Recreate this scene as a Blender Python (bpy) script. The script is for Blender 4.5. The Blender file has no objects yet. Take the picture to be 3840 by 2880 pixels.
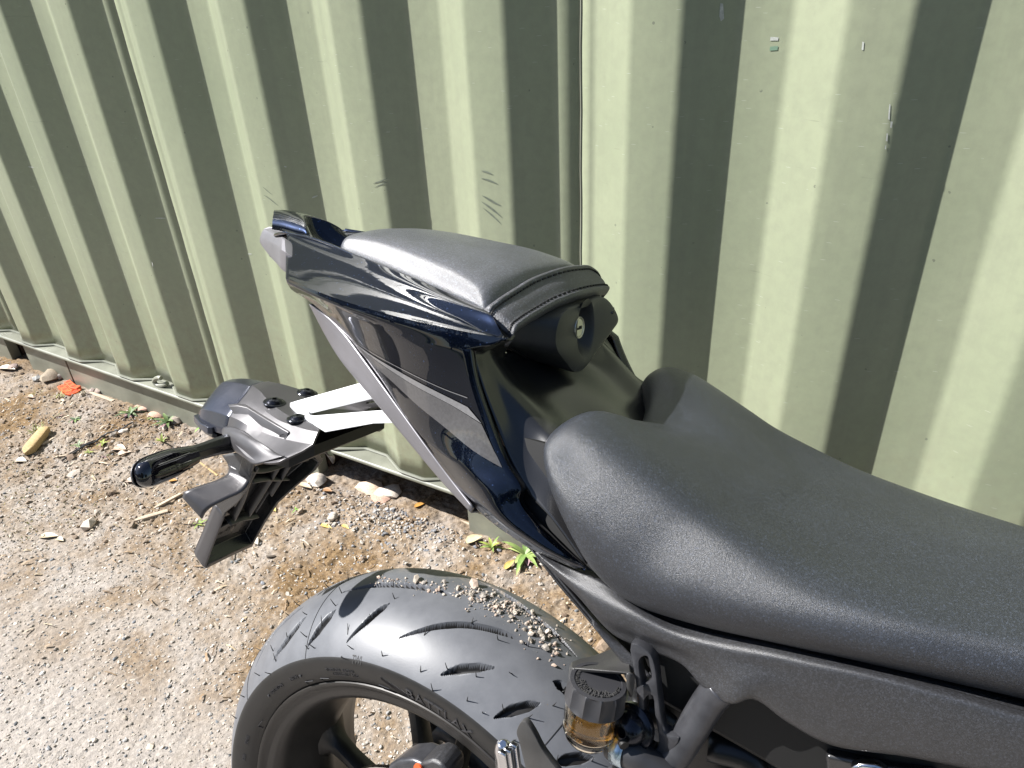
import bpy, bmesh, math, random
import numpy as np
from mathutils import Vector, Matrix
from mathutils.bvhtree import BVHTree

scene = bpy.context.scene
COL = scene.collection
rng = np.random.default_rng(7)
random.seed(7)

# ------------------------------------------------------------------ camera, sky, sun, exposure
cam_d = bpy.data.cameras.new('camera')
cam = bpy.data.objects.new('camera', cam_d); COL.objects.link(cam)
_r = Vector((0.86317, 0.50255, -0.04882)); _d = Vector((0.21467, -0.45277, -0.86540)); _f = Vector((-0.45701, 0.73650, -0.49870))
cam.matrix_world = Matrix(((_r.x, -_d.x, -_f.x, 0), (_r.y, -_d.y, -_f.y, 0), (_r.z, -_d.z, -_f.z, 1.17), (0, 0, 0, 1)))
cam_d.sensor_width = 36; cam_d.lens = 24.9; cam_d.clip_start = 0.02; cam_d.clip_end = 2000
scene.camera = cam

SUN_EL = math.radians(45); SUN_AZ = math.radians(64.5)      # light runs towards +x +y
Ld = Vector((math.sin(SUN_AZ) * math.cos(SUN_EL), math.cos(SUN_AZ) * math.cos(SUN_EL), -math.sin(SUN_EL)))
world = bpy.data.worlds.new('World'); scene.world = world; world.use_nodes = True
wn = world.node_tree.nodes; wl = world.node_tree.links
sky = wn.new('ShaderNodeTexSky'); sky.sky_type = 'NISHITA'; sky.sun_disc = False
sky.sun_elevation = SUN_EL; sky.sun_rotation = math.radians(244.5)
sky.air_density = 1.0; sky.dust_density = 0.6; sky.ozone_density = 1.2
bg = wn['Background']; bg.inputs['Strength'].default_value = 0.060
wl.new(sky.outputs['Color'], bg.inputs['Color'])
sl = bpy.data.lights.new('sun', 'SUN'); sl.energy = 5.0; sl.angle = math.radians(0.5); sl.color = (1.0, 0.975, 0.945)
sun = bpy.data.objects.new('sun', sl); COL.objects.link(sun)
sun.rotation_euler = Ld.to_track_quat('-Z', 'Y').to_euler(); sun.location = (-4, -2, 6)
scene.view_settings.view_transform = 'Standard'; scene.view_settings.look = 'None'
scene.view_settings.exposure = 1.2; scene.view_settings.gamma = 1.0
scene.view_settings.use_curve_mapping = False

# ------------------------------------------------------------------ materials
def new_mat(name):
    m = bpy.data.materials.new(name); m.use_nodes = True
    nt = m.node_tree; b = nt.nodes['Principled BSDF']
    return m, nt, b
def N(nt, t, **k):
    n = nt.nodes.new(t)
    for a, v in k.items(): setattr(n, a, v)
    return n
def setin(n, **k):
    for a, v in k.items(): n.inputs[a.replace('_', ' ')].default_value = v
def coords(nt, kind='Object'):
    return N(nt, 'ShaderNodeTexCoord').outputs[kind]
def noise(nt, vec, scale, detail=4, rough=0.55, dist=0.0):
    n = N(nt, 'ShaderNodeTexNoise'); setin(n, Scale=scale, Detail=detail, Roughness=rough, Distortion=dist)
    nt.links.new(vec, n.inputs['Vector']); return n
def ramp(nt, fac, stops):
    r = N(nt, 'ShaderNodeValToRGB'); e = r.color_ramp.elements
    while len(e) < len(stops): e.new(0.5)
    for q, (p, c) in zip(e, stops):
        q.position = p; q.color = (c if len(c) == 4 else (*c, 1))
    nt.links.new(fac, r.inputs['Fac']); return r
def mixc(nt, fac, a, b, mode='MIX'):
    n = N(nt, 'ShaderNodeMix', data_type='RGBA', blend_type=mode)
    for s, v in ((0, fac), (6, a), (7, b)):
        if hasattr(v, 'is_linked') or hasattr(v, 'links'): nt.links.new(v, n.inputs[s])
        else: n.inputs[s].default_value = v if not isinstance(v, tuple) or len(v) == 4 else (*v, 1)
    return n.outputs[2]
def math_(nt, op, a, b=0.0, clamp=False):
    n = N(nt, 'ShaderNodeMath', operation=op, use_clamp=clamp)
    for s, v in ((0, a), (1, b)):
        if hasattr(v, 'links'): nt.links.new(v, n.inputs[s])
        else: n.inputs[s].default_value = v
    return n.outputs[0]
def bump(nt, b, height, strength=0.2, dist=0.001, chain=None):
    n = N(nt, 'ShaderNodeBump'); setin(n, Strength=strength, Distance=dist)
    nt.links.new(height, n.inputs['Height'])
    if chain is not None: nt.links.new(chain, n.inputs['Normal'])
    nt.links.new(n.outputs['Normal'], b.inputs['Normal']); return n.outputs['Normal']

def simple(name, col, rough=0.5, metal=0.0, grain=None, gs=0.15, spec=0.5, vary=0.0, vs=30, coat=0.0, gd=0.0006):
    m, nt, b = new_mat(name)
    setin(b, Base_Color=(*col, 1), Roughness=rough, Metallic=metal, Specular_IOR_Level=spec, Coat_Weight=coat)
    c = coords(nt)
    if vary:
        n = noise(nt, c, vs, 5)
        lo = tuple(x * (1 - vary) for x in col); hi = tuple(min(1, x * (1 + vary)) for x in col)
        r = ramp(nt, n.outputs['Fac'], [(0.3, lo), (0.7, hi)])
        nt.links.new(r.outputs['Color'], b.inputs['Base Color'])
        rr = N(nt, 'ShaderNodeMapRange'); setin(rr, To_Min=max(0.02, rough - 0.08), To_Max=min(1, rough + 0.08))
        nt.links.new(n.outputs['Fac'], rr.inputs['Value']); nt.links.new(rr.outputs['Result'], b.inputs['Roughness'])
    if grain:
        g = noise(nt, c, grain, 3, 0.6)
        bump(nt, b, g.outputs['Fac'], gs, gd)
    return m

def vinyl(name, col, rough, scale, strength, spark=3.4):
    """pebbled seat vinyl: small cells raised like leather grain, faint dust"""
    m, nt, b = new_mat(name); c = coords(nt)
    v = N(nt, 'ShaderNodeTexVoronoi'); setin(v, Scale=scale, Randomness=1.0); nt.links.new(c, v.inputs['Vector'])
    g = noise(nt, c, scale * 1.9, 2)
    h = math_(nt, 'ADD', v.outputs['Distance'], math_(nt, 'MULTIPLY', g.outputs['Fac'], 0.7))
    bump(nt, b, h, strength, 0.0006)
    d = noise(nt, c, 14, 6, 0.6)
    col2 = tuple(x * 1.35 for x in col)
    sp = N(nt, 'ShaderNodeTexVoronoi'); setin(sp, Scale=1250.0); nt.links.new(c, sp.inputs['Vector'])  # pale cells paint the sun glints of the grain into the colour
    k3 = spark
    spr = ramp(nt, sp.outputs['Color'], [(0.0, (0.62, 0.62, 0.62)), (0.55, (1.0, 1.0, 1.0)), (0.80, (1.5, 1.55, 1.65)), (0.93, (k3, k3 * 1.05, k3 * 1.15))])
    nt.links.new(mixc(nt, 1.0, ramp(nt, d.outputs['Fac'], [(0.35, col), (0.72, col2)]).outputs['Color'], spr.outputs['Color'], 'MULTIPLY'), b.inputs['Base Color'])
    setin(b, Roughness=rough, Specular_IOR_Level=0.9)
    return m

def gloss_paint():
    m, nt, b = new_mat('gloss_black_blue_paint'); c = coords(nt)
    v = N(nt, 'ShaderNodeTexVoronoi'); setin(v, Scale=900); nt.links.new(c, v.inputs['Vector'])
    fl = ramp(nt, v.outputs['Color'], [(0.0, (0.003, 0.0052, 0.012)), (0.9, (0.0045, 0.008, 0.020)), (0.97, (0.04, 0.07, 0.16))])
    nt.links.new(fl.outputs['Color'], b.inputs['Base Color'])
    setin(b, Roughness=0.34, Metallic=1.0, Coat_Weight=1.0, Coat_Roughness=0.01, Coat_IOR=1.5)
    b.inputs['Specular IOR Level'].default_value = 0.1
    o = noise(nt, c, 260, 2)
    n = N(nt, 'ShaderNodeBump'); setin(n, Strength=0.02, Distance=0.0004); nt.links.new(o.outputs['Fac'], n.inputs['Height'])
    nt.links.new(n.outputs['Normal'], b.inputs['Coat Normal'])
    return m

M = {}
M['paint'] = gloss_paint()
M['vinyl'] = vinyl('grained_grey_vinyl', (0.017, 0.0195, 0.0245), 0.39, 2600, 0.45, 2.6)
M['vinyl_smooth'] = vinyl('fine_grey_vinyl', (0.062, 0.064, 0.071), 0.33, 2600, 0.3, 1.7)
M['vinyl_coarse'] = vinyl('strap_vinyl', (0.045, 0.045, 0.05), 0.46, 1100, 0.6)
M['plastic'] = simple('grained_black_plastic', (0.042, 0.041, 0.040), 0.46, grain=1300, gs=0.25, vary=0.25)
M['plastic_satin'] = simple('satin_black_plastic', (0.014, 0.014, 0.015), 0.27, spec=0.8, grain=1500, gs=0.06)
M['plastic_grey'] = vinyl('charcoal_plastic', (0.021, 0.021, 0.0225), 0.42, 2200, 0.3, 1.8)
M['silver'] = simple('silver_grey_paint', (0.078, 0.075, 0.078), 0.36, metal=0.45, grain=1800, gs=0.08, vary=0.06, vs=60)
M['silver_dark'] = simple('dark_silver_gloss', (0.060, 0.064, 0.082), 0.24, metal=0.6, grain=1800, gs=0.05, vary=0.1)
M['silver_trim'] = simple('silver_trim_paint', (0.20, 0.195, 0.21), 0.44, metal=0.55, grain=1800, gs=0.06, vary=0.06)
M['decal'] = simple('grey_decal', (0.075, 0.073, 0.075), 0.33, metal=0.2, coat=0.6, grain=1500, gs=0.05, vary=0.15, vs=400)
M['decal_light'] = simple('pale_grey_decal', (0.17, 0.168, 0.172), 0.33, metal=0.2, coat=0.6, grain=1500, gs=0.05, vary=0.12, vs=400)
M['alu'] = simple('bare_aluminium', (0.82, 0.83, 0.84), 0.42, metal=0.25, grain=900, gs=0.05, vary=0.04)
M['frame'] = simple('frame_enamel', (0.062, 0.063, 0.070), 0.33, metal=0.45, grain=1400, gs=0.12, vary=0.2, vs=80)
M['black_metal'] = simple('black_metal', (0.012, 0.012, 0.013), 0.32, metal=0.2, grain=900, gs=0.08)
M['bolt'] = simple('blackened_steel', (0.03, 0.032, 0.04), 0.2, metal=0.8)
M['chrome'] = simple('polished_metal', (0.7, 0.7, 0.72), 0.14, metal=1.0, grain=300, gs=0.1)
M['key'] = simple('lock_metal', (0.62, 0.60, 0.52), 0.28, metal=0.8)
M['zinc'] = simple('zinc_clip', (0.55, 0.66, 0.74), 0.28, metal=0.85, vary=0.15, vs=120)
M['hose'] = simple('rubber_hose', (0.03, 0.03, 0.033), 0.42)
M['lens'] = simple('smoked_lens', (0.006, 0.006, 0.009), 0.06, spec=0.6, coat=0.5)
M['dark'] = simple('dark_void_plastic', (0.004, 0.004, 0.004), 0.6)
M['thread'] = simple('black_thread', (0.004, 0.004, 0.005), 0.7)
M['orange'] = simple('orange_plastic', (0.78, 0.12, 0.035), 0.5, vary=0.15, vs=60, grain=300, gs=0.1)
M['wheel'] = simple('wheel_enamel', (0.028, 0.026, 0.024), 0.42, metal=0.3, grain=1200, gs=0.08, vary=0.2)

def rubber():
    m, nt, b = new_mat('tyre_rubber'); c = coords(nt)
    n1 = noise(nt, c, 28, 6, 0.6); n2 = noise(nt, c, 700, 3)
    base = ramp(nt, n1.outputs['Fac'], [(0.3, (0.085, 0.089, 0.099)), (0.7, (0.118, 0.123, 0.135))])
    sep = N(nt, 'ShaderNodeSeparateXYZ'); nt.links.new(c, sep.inputs[0])
    # dried dust left along the middle of the tread and over its far shoulder
    mr = N(nt, 'ShaderNodeMapRange', interpolation_type='SMOOTHSTEP'); setin(mr, From_Min=0.004, From_Max=0.042)
    nt.links.new(sep.outputs['Y'], mr.inputs['Value'])
    mr2 = N(nt, 'ShaderNodeMapRange', interpolation_type='SMOOTHSTEP'); setin(mr2, From_Min=0.088, From_Max=0.06)
    nt.links.new(sep.outputs['Y'], mr2.inputs['Value'])
    dn = noise(nt, c, 55, 8, 0.72, 0.4)
    dr = ramp(nt, dn.outputs['Fac'], [(0.46, (0, 0, 0)), (0.60, (1, 1, 1))])
    f = math_(nt, 'MULTIPLY', math_(nt, 'MULTIPLY', mr.outputs[0], mr2.outputs[0]), dr.outputs['Color'])
    fn = noise(nt, c, 120, 6, 0.7)
    f = math_(nt, 'MULTIPLY', f, ramp(nt, fn.outputs['Fac'], [(0.3, (0.3, 0.3, 0.3)), (0.6, (0.8, 0.8, 0.8))]).outputs['Color'])
    colr = mixc(nt, f, base.outputs['Color'], (0.24, 0.20, 0.15))
    nt.links.new(colr, b.inputs['Base Color'])
    rr = N(nt, 'ShaderNodeMapRange'); setin(rr, To_Min=0.43, To_Max=0.9); nt.links.new(f, rr.inputs['Value'])
    r2 = math_(nt, 'ADD', rr.outputs[0], math_(nt, 'MULTIPLY', math_(nt, 'SUBTRACT', n1.outputs['Fac'], 0.5), 0.25))
    nt.links.new(r2, b.inputs['Roughness'])
    bump(nt, b, n2.outputs['Fac'], 0.12, 0.0005)
    return m
M['rubber'] = rubber()
M['sidewall'] = simple('tyre_sidewall_rubber', (0.012, 0.0115, 0.011), 0.5, grain=900, gs=0.12, vary=0.25, vs=40)

def container_paint():
    m, nt, b = new_mat('container_green_paint'); c = coords(nt)
    n1 = noise(nt, c, 2.2, 6, 0.6); n2 = noise(nt, c, 60, 6, 0.65); n3 = noise(nt, c, 900, 2)
    base = ramp(nt, n1.outputs['Fac'], [(0.3, (0.255, 0.288, 0.192)), (0.7, (0.305, 0.332, 0.225))])
    col = mixc(nt, math_(nt, 'MULTIPLY', ramp(nt, n2.outputs['Fac'], [(0.35, (1, 1, 1)), (0.6, (0, 0, 0))]).outputs['Color'], 0.25), base.outputs['Color'], (0.20, 0.215, 0.16))
    ms = N(nt, 'ShaderNodeMapping'); setin(ms, Scale=(16, 16, 0.7)); nt.links.new(c, ms.inputs['Vector'])
    st = noise(nt, ms.outputs[0], 1.0, 6, 0.65)
    col = mixc(nt, math_(nt, 'MULTIPLY', ramp(nt, st.outputs['Fac'], [(0.50, (0, 0, 0)), (0.75, (1, 1, 1))]).outputs['Color'], 0.35), col, (0.19, 0.20, 0.15))
    sepz = N(nt, 'ShaderNodeSeparateXYZ'); nt.links.new(c, sepz.inputs[0])
    lowz = N(nt, 'ShaderNodeMapRange'); setin(lowz, From_Min=0.60, From_Max=0.14); nt.links.new(sepz.outputs['Z'], lowz.inputs['Value'])
    gr = noise(nt, c, 35, 7, 0.7)
    col = mixc(nt, math_(nt, 'MULTIPLY', lowz.outputs[0], ramp(nt, gr.outputs['Fac'], [(0.42, (0, 0, 0)), (0.7, (0.6, 0.6, 0.6))]).outputs['Color']), col, (0.20, 0.17, 0.12))
    # scuffs: thin slanting rubs and chips
    mp = N(nt, 'ShaderNodeMapping'); setin(mp, Rotation=(0, math.radians(38), 0), Scale=(2.2, 1, 34)); nt.links.new(c, mp.inputs['Vector'])
    sc = noise(nt, mp.outputs[0], 3.0, 5, 0.7)
    pn = noise(nt, c, 1.7, 2)
    s1 = math_(nt, 'MULTIPLY', ramp(nt, sc.outputs['Fac'], [(0.66, (0, 0, 0)), (0.72, (1, 1, 1))]).outputs['Color'], ramp(nt, pn.outputs['Fac'], [(0.52, (0, 0, 0)), (0.62, (1, 1, 1))]).outputs['Color'])
    col = mixc(nt, math_(nt, 'MULTIPLY', s1, 0.5), col, (0.12, 0.135, 0.10))
    v = N(nt, 'ShaderNodeTexVoronoi'); setin(v, Scale=26.0); nt.links.new(c, v.inputs['Vector'])
    spk = math_(nt, 'MULTIPLY', math_(nt, 'LESS_THAN', v.outputs['Distance'], 0.055), math_(nt, 'GREATER_THAN', n2.outputs['Fac'], 0.5))
    col = mixc(nt, math_(nt, 'MULTIPLY', spk, 0.7), col, (0.12, 0.13, 0.10))
    v2 = N(nt, 'ShaderNodeTexVoronoi'); setin(v2, Scale=7.0); nt.links.new(mp.outputs[0], v2.inputs['Vector'])
    chip = math_(nt, 'MULTIPLY', math_(nt, 'LESS_THAN', v2.outputs['Distance'], 0.06), math_(nt, 'GREATER_THAN', pn.outputs['Fac'], 0.5))
    col = mixc(nt, math_(nt, 'MULTIPLY', chip, 0.55), col, (0.55, 0.56, 0.50))
    nt.links.new(col, b.inputs['Base Color'])
    rr = N(nt, 'ShaderNodeMapRange'); setin(rr, To_Min=0.30, To_Max=0.46); nt.links.new(n2.outputs['Fac'], rr.inputs['Value'])
    nt.links.new(rr.outputs[0], b.inputs['Roughness'])
    h = math_(nt, 'ADD', math_(nt, 'MULTIPLY', n1.outputs['Fac'], 6.0), math_(nt, 'MULTIPLY', n3.outputs['Fac'], 0.12))
    bump(nt, b, h, 0.25, 0.002)
    return m
M['container'] = container_paint()
M['rail'] = simple('container_rail_paint', (0.20, 0.205, 0.165), 0.42, vary=0.25, vs=9, grain=200, gs=0.15)
M['rust'] = simple('rusty_rail_inside', (0.07, 0.04, 0.028), 0.8, vary=0.5, vs=40, grain=200, gs=0.4)

def ground_mat():
    m, nt, b = new_mat('worn_concrete_and_soil'); c = coords(nt)
    sep = N(nt, 'ShaderNodeSeparateXYZ'); nt.links.new(c, sep.inputs[0])
    big = noise(nt, c, 1.3, 4); mid = noise(nt, c, 9, 8, 0.68); fine = noise(nt, c, 140, 6, 0.7); vf = noise(nt, c, 420, 3, 0.6)
    conc = ramp(nt, fine.outputs['Fac'], [(0.30, (0.15, 0.134, 0.122)), (0.46, (0.285, 0.253, 0.228)), (0.60, (0.36, 0.324, 0.294)), (0.74, (0.43, 0.395, 0.366))])
    v = N(nt, 'ShaderNodeTexVoronoi'); setin(v, Scale=210); nt.links.new(c, v.inputs['Vector'])
    agg = ramp(nt, v.outputs['Color'], [(0.0, (0.17, 0.17, 0.17)), (0.3, (0.31, 0.28, 0.25)), (0.7, (0.41, 0.37, 0.325)), (1.0, (0.50, 0.46, 0.415))])
    col = mixc(nt, 0.42, conc.outputs['Color'], agg.outputs['Color'])
    # soil and moss towards the container foot, broken up by noise
    edge = N(nt, 'ShaderNodeMapRange', interpolation_type='SMOOTHSTEP'); setin(edge, From_Min=0.30, From_Max=0.98)
    yy = math_(nt, 'ADD', sep.outputs['Y'], math_(nt, 'MULTIPLY', math_(nt, 'SUBTRACT', big.outputs['Fac'], 0.5), 0.7))
    nt.links.new(yy, edge.inputs['Value'])
    soil = ramp(nt, fine.outputs['Fac'], [(0.3, (0.09, 0.065, 0.045)), (0.5, (0.25, 0.195, 0.14)), (0.7, (0.38, 0.31, 0.235))])
    sfac = math_(nt, 'MULTIPLY', edge.outputs[0], ramp(nt, mid.outputs['Fac'], [(0.38, (0.15, 0.15, 0.15)), (0.58, (1, 1, 1))]).outputs['Color'])
    col = mixc(nt, sfac, col, soil.outputs['Color'])
    moss = ramp(nt, fine.outputs['Fac'], [(0.3, (0.07, 0.040, 0.016)), (0.55, (0.19, 0.115, 0.045)), (0.75, (0.33, 0.245, 0.14))])
    m2 = noise(nt, c, 4.3, 7, 0.7, 0.3)
    edge2 = N(nt, 'ShaderNodeMapRange', interpolation_type='SMOOTHSTEP'); setin(edge2, From_Min=0.22, From_Max=0.62)
    nt.links.new(yy, edge2.inputs['Value'])
    mf = math_(nt, 'MULTIPLY', ramp(nt, m2.outputs['Fac'], [(0.42, (0, 0, 0)), (0.60, (0.85, 0.85, 0.85))]).outputs['Color'], edge2.outputs[0])
    col = mixc(nt, mf, col, moss.outputs['Color'])
    nt.links.new(col, b.inputs['Base Color']); setin(b, Roughness=0.92, Specular_IOR_Level=0.25)
    h = math_(nt, 'ADD', math_(nt, 'MULTIPLY', fine.outputs['Fac'], 1.0), math_(nt, 'MULTIPLY', vf.outputs['Fac'], 0.4))
    bump(nt, b, h, 0.6, 0.006)
    return m
M['ground'] = ground_mat()

def attr_mat(name, rough=0.8, spec=0.3, grain=250, trans=0.0):
    m, nt, b = new_mat(name)
    a = N(nt, 'ShaderNodeAttribute', attribute_name='tint'); c = coords(nt)
    n = noise(nt, c, grain, 4)
    f = ramp(nt, n.outputs['Fac'], [(0.3, (0.72, 0.72, 0.72)), (0.7, (1.15, 1.15, 1.15))])
    nt.links.new(mixc(nt, 1.0, a.outputs['Color'], f.outputs['Color'], 'MULTIPLY'), b.inputs['Base Color'])
    setin(b, Roughness=rough, Specular_IOR_Level=spec)
    if trans: setin(b, Subsurface_Weight=0.0)
    return m
M['tint'] = attr_mat('stones_by_tint')
M['leaf'] = attr_mat('leaves_by_tint', 0.5, 0.4, 120)
def clear_mat(name, col, rough=0.03, ior=1.49):
    m, nt, b = new_mat(name)
    setin(b, Base_Color=(*col, 1), Roughness=rough, Transmission_Weight=1.0, IOR=ior)
    return m
M['reservoir'] = clear_mat('amber_tinted_plastic', (0.95, 0.86, 0.70))
M['fluid'] = clear_mat('amber_brake_fluid', (0.90, 0.50, 0.06), 0.02, 1.40)

# ------------------------------------------------------------------ mesh helpers
def link(name, me, mat, parent=None, loc=None):
    o = bpy.data.objects.new(name, me); COL.objects.link(o)
    if mat is not None: me.materials.append(mat)
    if parent is not None: o.parent = parent
    if loc is not None: o.location = loc
    return o
def mesh_of(name, verts, faces, smooth=True, angle=None):
    me = bpy.data.meshes.new(name)
    me.from_pydata([tuple(map(float, v)) for v in verts], [], [tuple(map(int, f)) for f in faces]); me.update()
    if smooth:
        me.polygons.foreach_set('use_smooth', [True] * len(me.polygons))
        if angle: me.set_sharp_from_angle(angle=math.radians(angle))
    return me
L = lambda p: (p[0], -p[1], p[2])        # bike measures (ahead, right, up) -> local axes (x, left, up)
def cr(P, k):
    """Catmull-Rom through the points along axis 0, k steps per span"""
    P = np.asarray(P, float); n = len(P)
    E = np.concatenate([[2 * P[0] - P[1]], P, [2 * P[-1] - P[-2]]])
    out = []
    for i in range(n - 1):
        p0, p1, p2, p3 = E[i:i + 4]
        d = [max(1e-6, np.sqrt(np.linalg.norm(b_ - a_))) for a_, b_ in ((p0, p1), (p1, p2), (p2, p3))] if P.ndim == 2 else None
        for j in range(k):
            t = j / k
            if d is not None:          # centripetal: no overshoot on uneven spacing
                m1 = (p2 - p1) + d[1] * ((p1 - p0) / d[0] ** 2 * d[0] - (p2 - p0) / (d[0] + d[1])) * 1.0
                t0, t1, t2, t3 = 0, d[0], d[0] + d[1], d[0] + d[1] + d[2]; T = t1 + t * (t2 - t1)
                A1 = (t1 - T) / (t1 - t0) * p0 + (T - t0) / (t1 - t0) * p1
                A2 = (t2 - T) / (t2 - t1) * p1 + (T - t1) / (t2 - t1) * p2
                A3 = (t3 - T) / (t3 - t2) * p2 + (T - t2) / (t3 - t2) * p3
                B1 = (t2 - T) / (t2 - t0) * A1 + (T - t0) / (t2 - t0) * A2
                B2 = (t3 - T) / (t3 - t1) * A2 + (T - t1) / (t3 - t1) * A3
                out.append((t2 - T) / (t2 - t1) * B1 + (T - t1) / (t2 - t1) * B2)
            else:
                out.append(0.5 * ((2 * p1) + (-p0 + p2) * t + (2 * p0 - 5 * p1 + 4 * p2 - p3) * t * t + (-p0 + 3 * p1 - 3 * p2 + p3) * t ** 3))
    out.append(P[-1]); return np.array(out)
def cr_open(P, k): return cr(P, k)
def cr_closed(P, k):
    P = np.asarray(P, float); Q = np.concatenate([P[-2:], P, P[:2]])
    C = cr(Q, k); return C[2 * k: 2 * k + len(P) * k]
def grid_pts(rows, ku, kv):
    """rows[i][j] control points -> dense net"""
    G = np.array(rows, float)
    A = np.stack([cr(G[:, j], ku) for j in range(G.shape[1])], 1) if ku else G
    return np.stack([cr(A[i], kv) for i in range(A.shape[0])], 0) if kv else A
class MB:
    def __init__(s): s.v = []; s.f = []
    def add(s, verts, faces):
        o = len(s.v); s.v += [tuple(map(float, p)) for p in verts]; s.f += [tuple(int(i) + o for i in f) for f in faces]; return s
    def net(s, G, closed_u=False, closed_v=False, flip=False, conv=L):
        G = np.asarray(G); n, m = G.shape[:2]; F = []
        for i in range(n if closed_u else n - 1):
            for j in range(m if closed_v else m - 1):
                a, b_, c, d = i * m + j, ((i + 1) % n) * m + j, ((i + 1) % n) * m + (j + 1) % m, i * m + (j + 1) % m
                F.append((a, d, c, b_) if flip else (a, b_, c, d))
        return s.add([conv(p) for p in G.reshape(-1, 3)], F)
    def patch(s, rows, ku=8, kv=6, flip=False, conv=L): return s.net(grid_pts(rows, ku, kv), flip=flip, conv=conv)
    def tube(s, pts, r, n=12, k=6, conv=L, caps=True):
        P = np.array([conv(p) for p in pts], float)
        R = np.full(len(P), r) if np.isscalar(r) else np.array(r, float)
        if k and len(P) > 2:
            C = cr(np.concatenate([P, R[:, None]], 1), k); P, R = C[:, :3], C[:, 3]
        T = np.gradient(P, axis=0); T /= np.linalg.norm(T, axis=1)[:, None] + 1e-12
        up = np.array([0, 0, 1.0]) if abs(T[0][2]) < 0.9 else np.array([1.0, 0, 0])
        V = []; u = np.cross(T[0], up); u /= np.linalg.norm(u)
        for p, t, rr in zip(P, T, R):
            u = u - t * (u @ t); u /= np.linalg.norm(u); w = np.cross(t, u)
            for q in range(n):
                a = 2 * math.pi * q / n; V.append(p + rr * (math.cos(a) * u + math.sin(a) * w))
        F = [(i * n + q, i * n + (q + 1) % n, (i + 1) * n + (q + 1) % n, (i + 1) * n + q) for i in range(len(P) - 1) for q in range(n)]
        if caps: F += [tuple(range(n - 1, -1, -1)), tuple((len(P) - 1) * n + q for q in range(n))]
        return s.add(V, F)
    def prism(s, poly, off, conv=L):
        """polygon swept by an offset vector"""
        A = [np.array(conv(p), float) for p in poly]; o = np.array(conv(off), float); n = len(A)
        V = A + [p + o for p in A]
        F = [tuple(range(n)), tuple(range(2 * n - 1, n - 1, -1))] + [(i, i + n, (i + 1) % n + n, (i + 1) % n) for i in range(n)]
        return s.add(V, F)
    def box(s, c, d, conv=lambda p: p):
        x, y, z = c; a, b_, h = d[0] / 2, d[1] / 2, d[2] / 2
        V = [conv((x + i * a, y + j * b_, z + k * h)) for i in (-1, 1) for j in (-1, 1) for k in (-1, 1)]
        return s.add(V, [(0, 1, 3, 2), (4, 6, 7, 5), (0, 4, 5, 1), (2, 3, 7, 6), (0, 2, 6, 4), (1, 5, 7, 3)])
    def lathe(s, prof, c, axis, n=32, conv=L, cap=True, ref=None):
        """prof = (radius, along) pairs; axis in bike measures"""
        c = np.array(conv(c), float); ax = np.array(conv(axis), float); ax /= np.linalg.norm(ax)
        r0 = np.array([0, 0, 1.0]) if abs(ax[2]) < 0.9 else np.array([1.0, 0, 0])
        u = np.cross(ax, r0); u /= np.linalg.norm(u); w = np.cross(ax, u)
        V = [c + ax * z + r * (math.cos(2 * math.pi * q / n) * u + math.sin(2 * math.pi * q / n) * w) for r, z in prof for q in range(n)]
        m = len(prof)
        F = [(i * n + q, i * n + (q + 1) % n, (i + 1) * n + (q + 1) % n, (i + 1) * n + q) for i in range(m - 1) for q in range(n)]
        if cap: F += [tuple(range(n - 1, -1, -1)), tuple((m - 1) * n + q for q in range(n))]
        return s.add(V, F)
    def build(s, name, mat, parent=None, angle=35, solid=0, bevel=0, seg=2, sub=0, merge=1e-5, smooth=True, side=1, blim=30, recalc=True):
        bm = bmesh.new(); vs = [bm.verts.new(p) for p in s.v]
        for f in s.f:
            try: bm.faces.new([vs[i] for i in f])
            except ValueError: pass
        if merge: bmesh.ops.remove_doubles(bm, verts=bm.verts, dist=merge)
        bmesh.ops.dissolve_degenerate(bm, edges=bm.edges, dist=1e-7)
        if side < 0:
            for v in bm.verts: v.co.y = -v.co.y
        if recalc: bmesh.ops.recalc_face_normals(bm, faces=bm.faces)
        me = bpy.data.meshes.new(name); bm.to_mesh(me); bm.free()
        if smooth:
            me.polygons.foreach_set('use_smooth', [True] * len(me.polygons))
            if angle: me.set_sharp_from_angle(angle=math.radians(angle))
        o = link(name, me, mat, parent)
        if solid:
            md = o.modifiers.new('thickness', 'SOLIDIFY'); md.thickness = abs(solid); md.offset = -1 if solid > 0 else 1
            md.use_even_offset = False
        if bevel:
            md = o.modifiers.new('bevel', 'BEVEL'); md.width = bevel; md.segments = seg; md.limit_method = 'ANGLE'; md.angle_limit = math.radians(blim); md.harden_normals = False
        if sub:
            md = o.modifiers.new('subd', 'SUBSURF'); md.levels = sub; md.render_levels = sub
        return o
def smooth_poly(pts, k=4): return cr_closed(pts, k)
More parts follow.
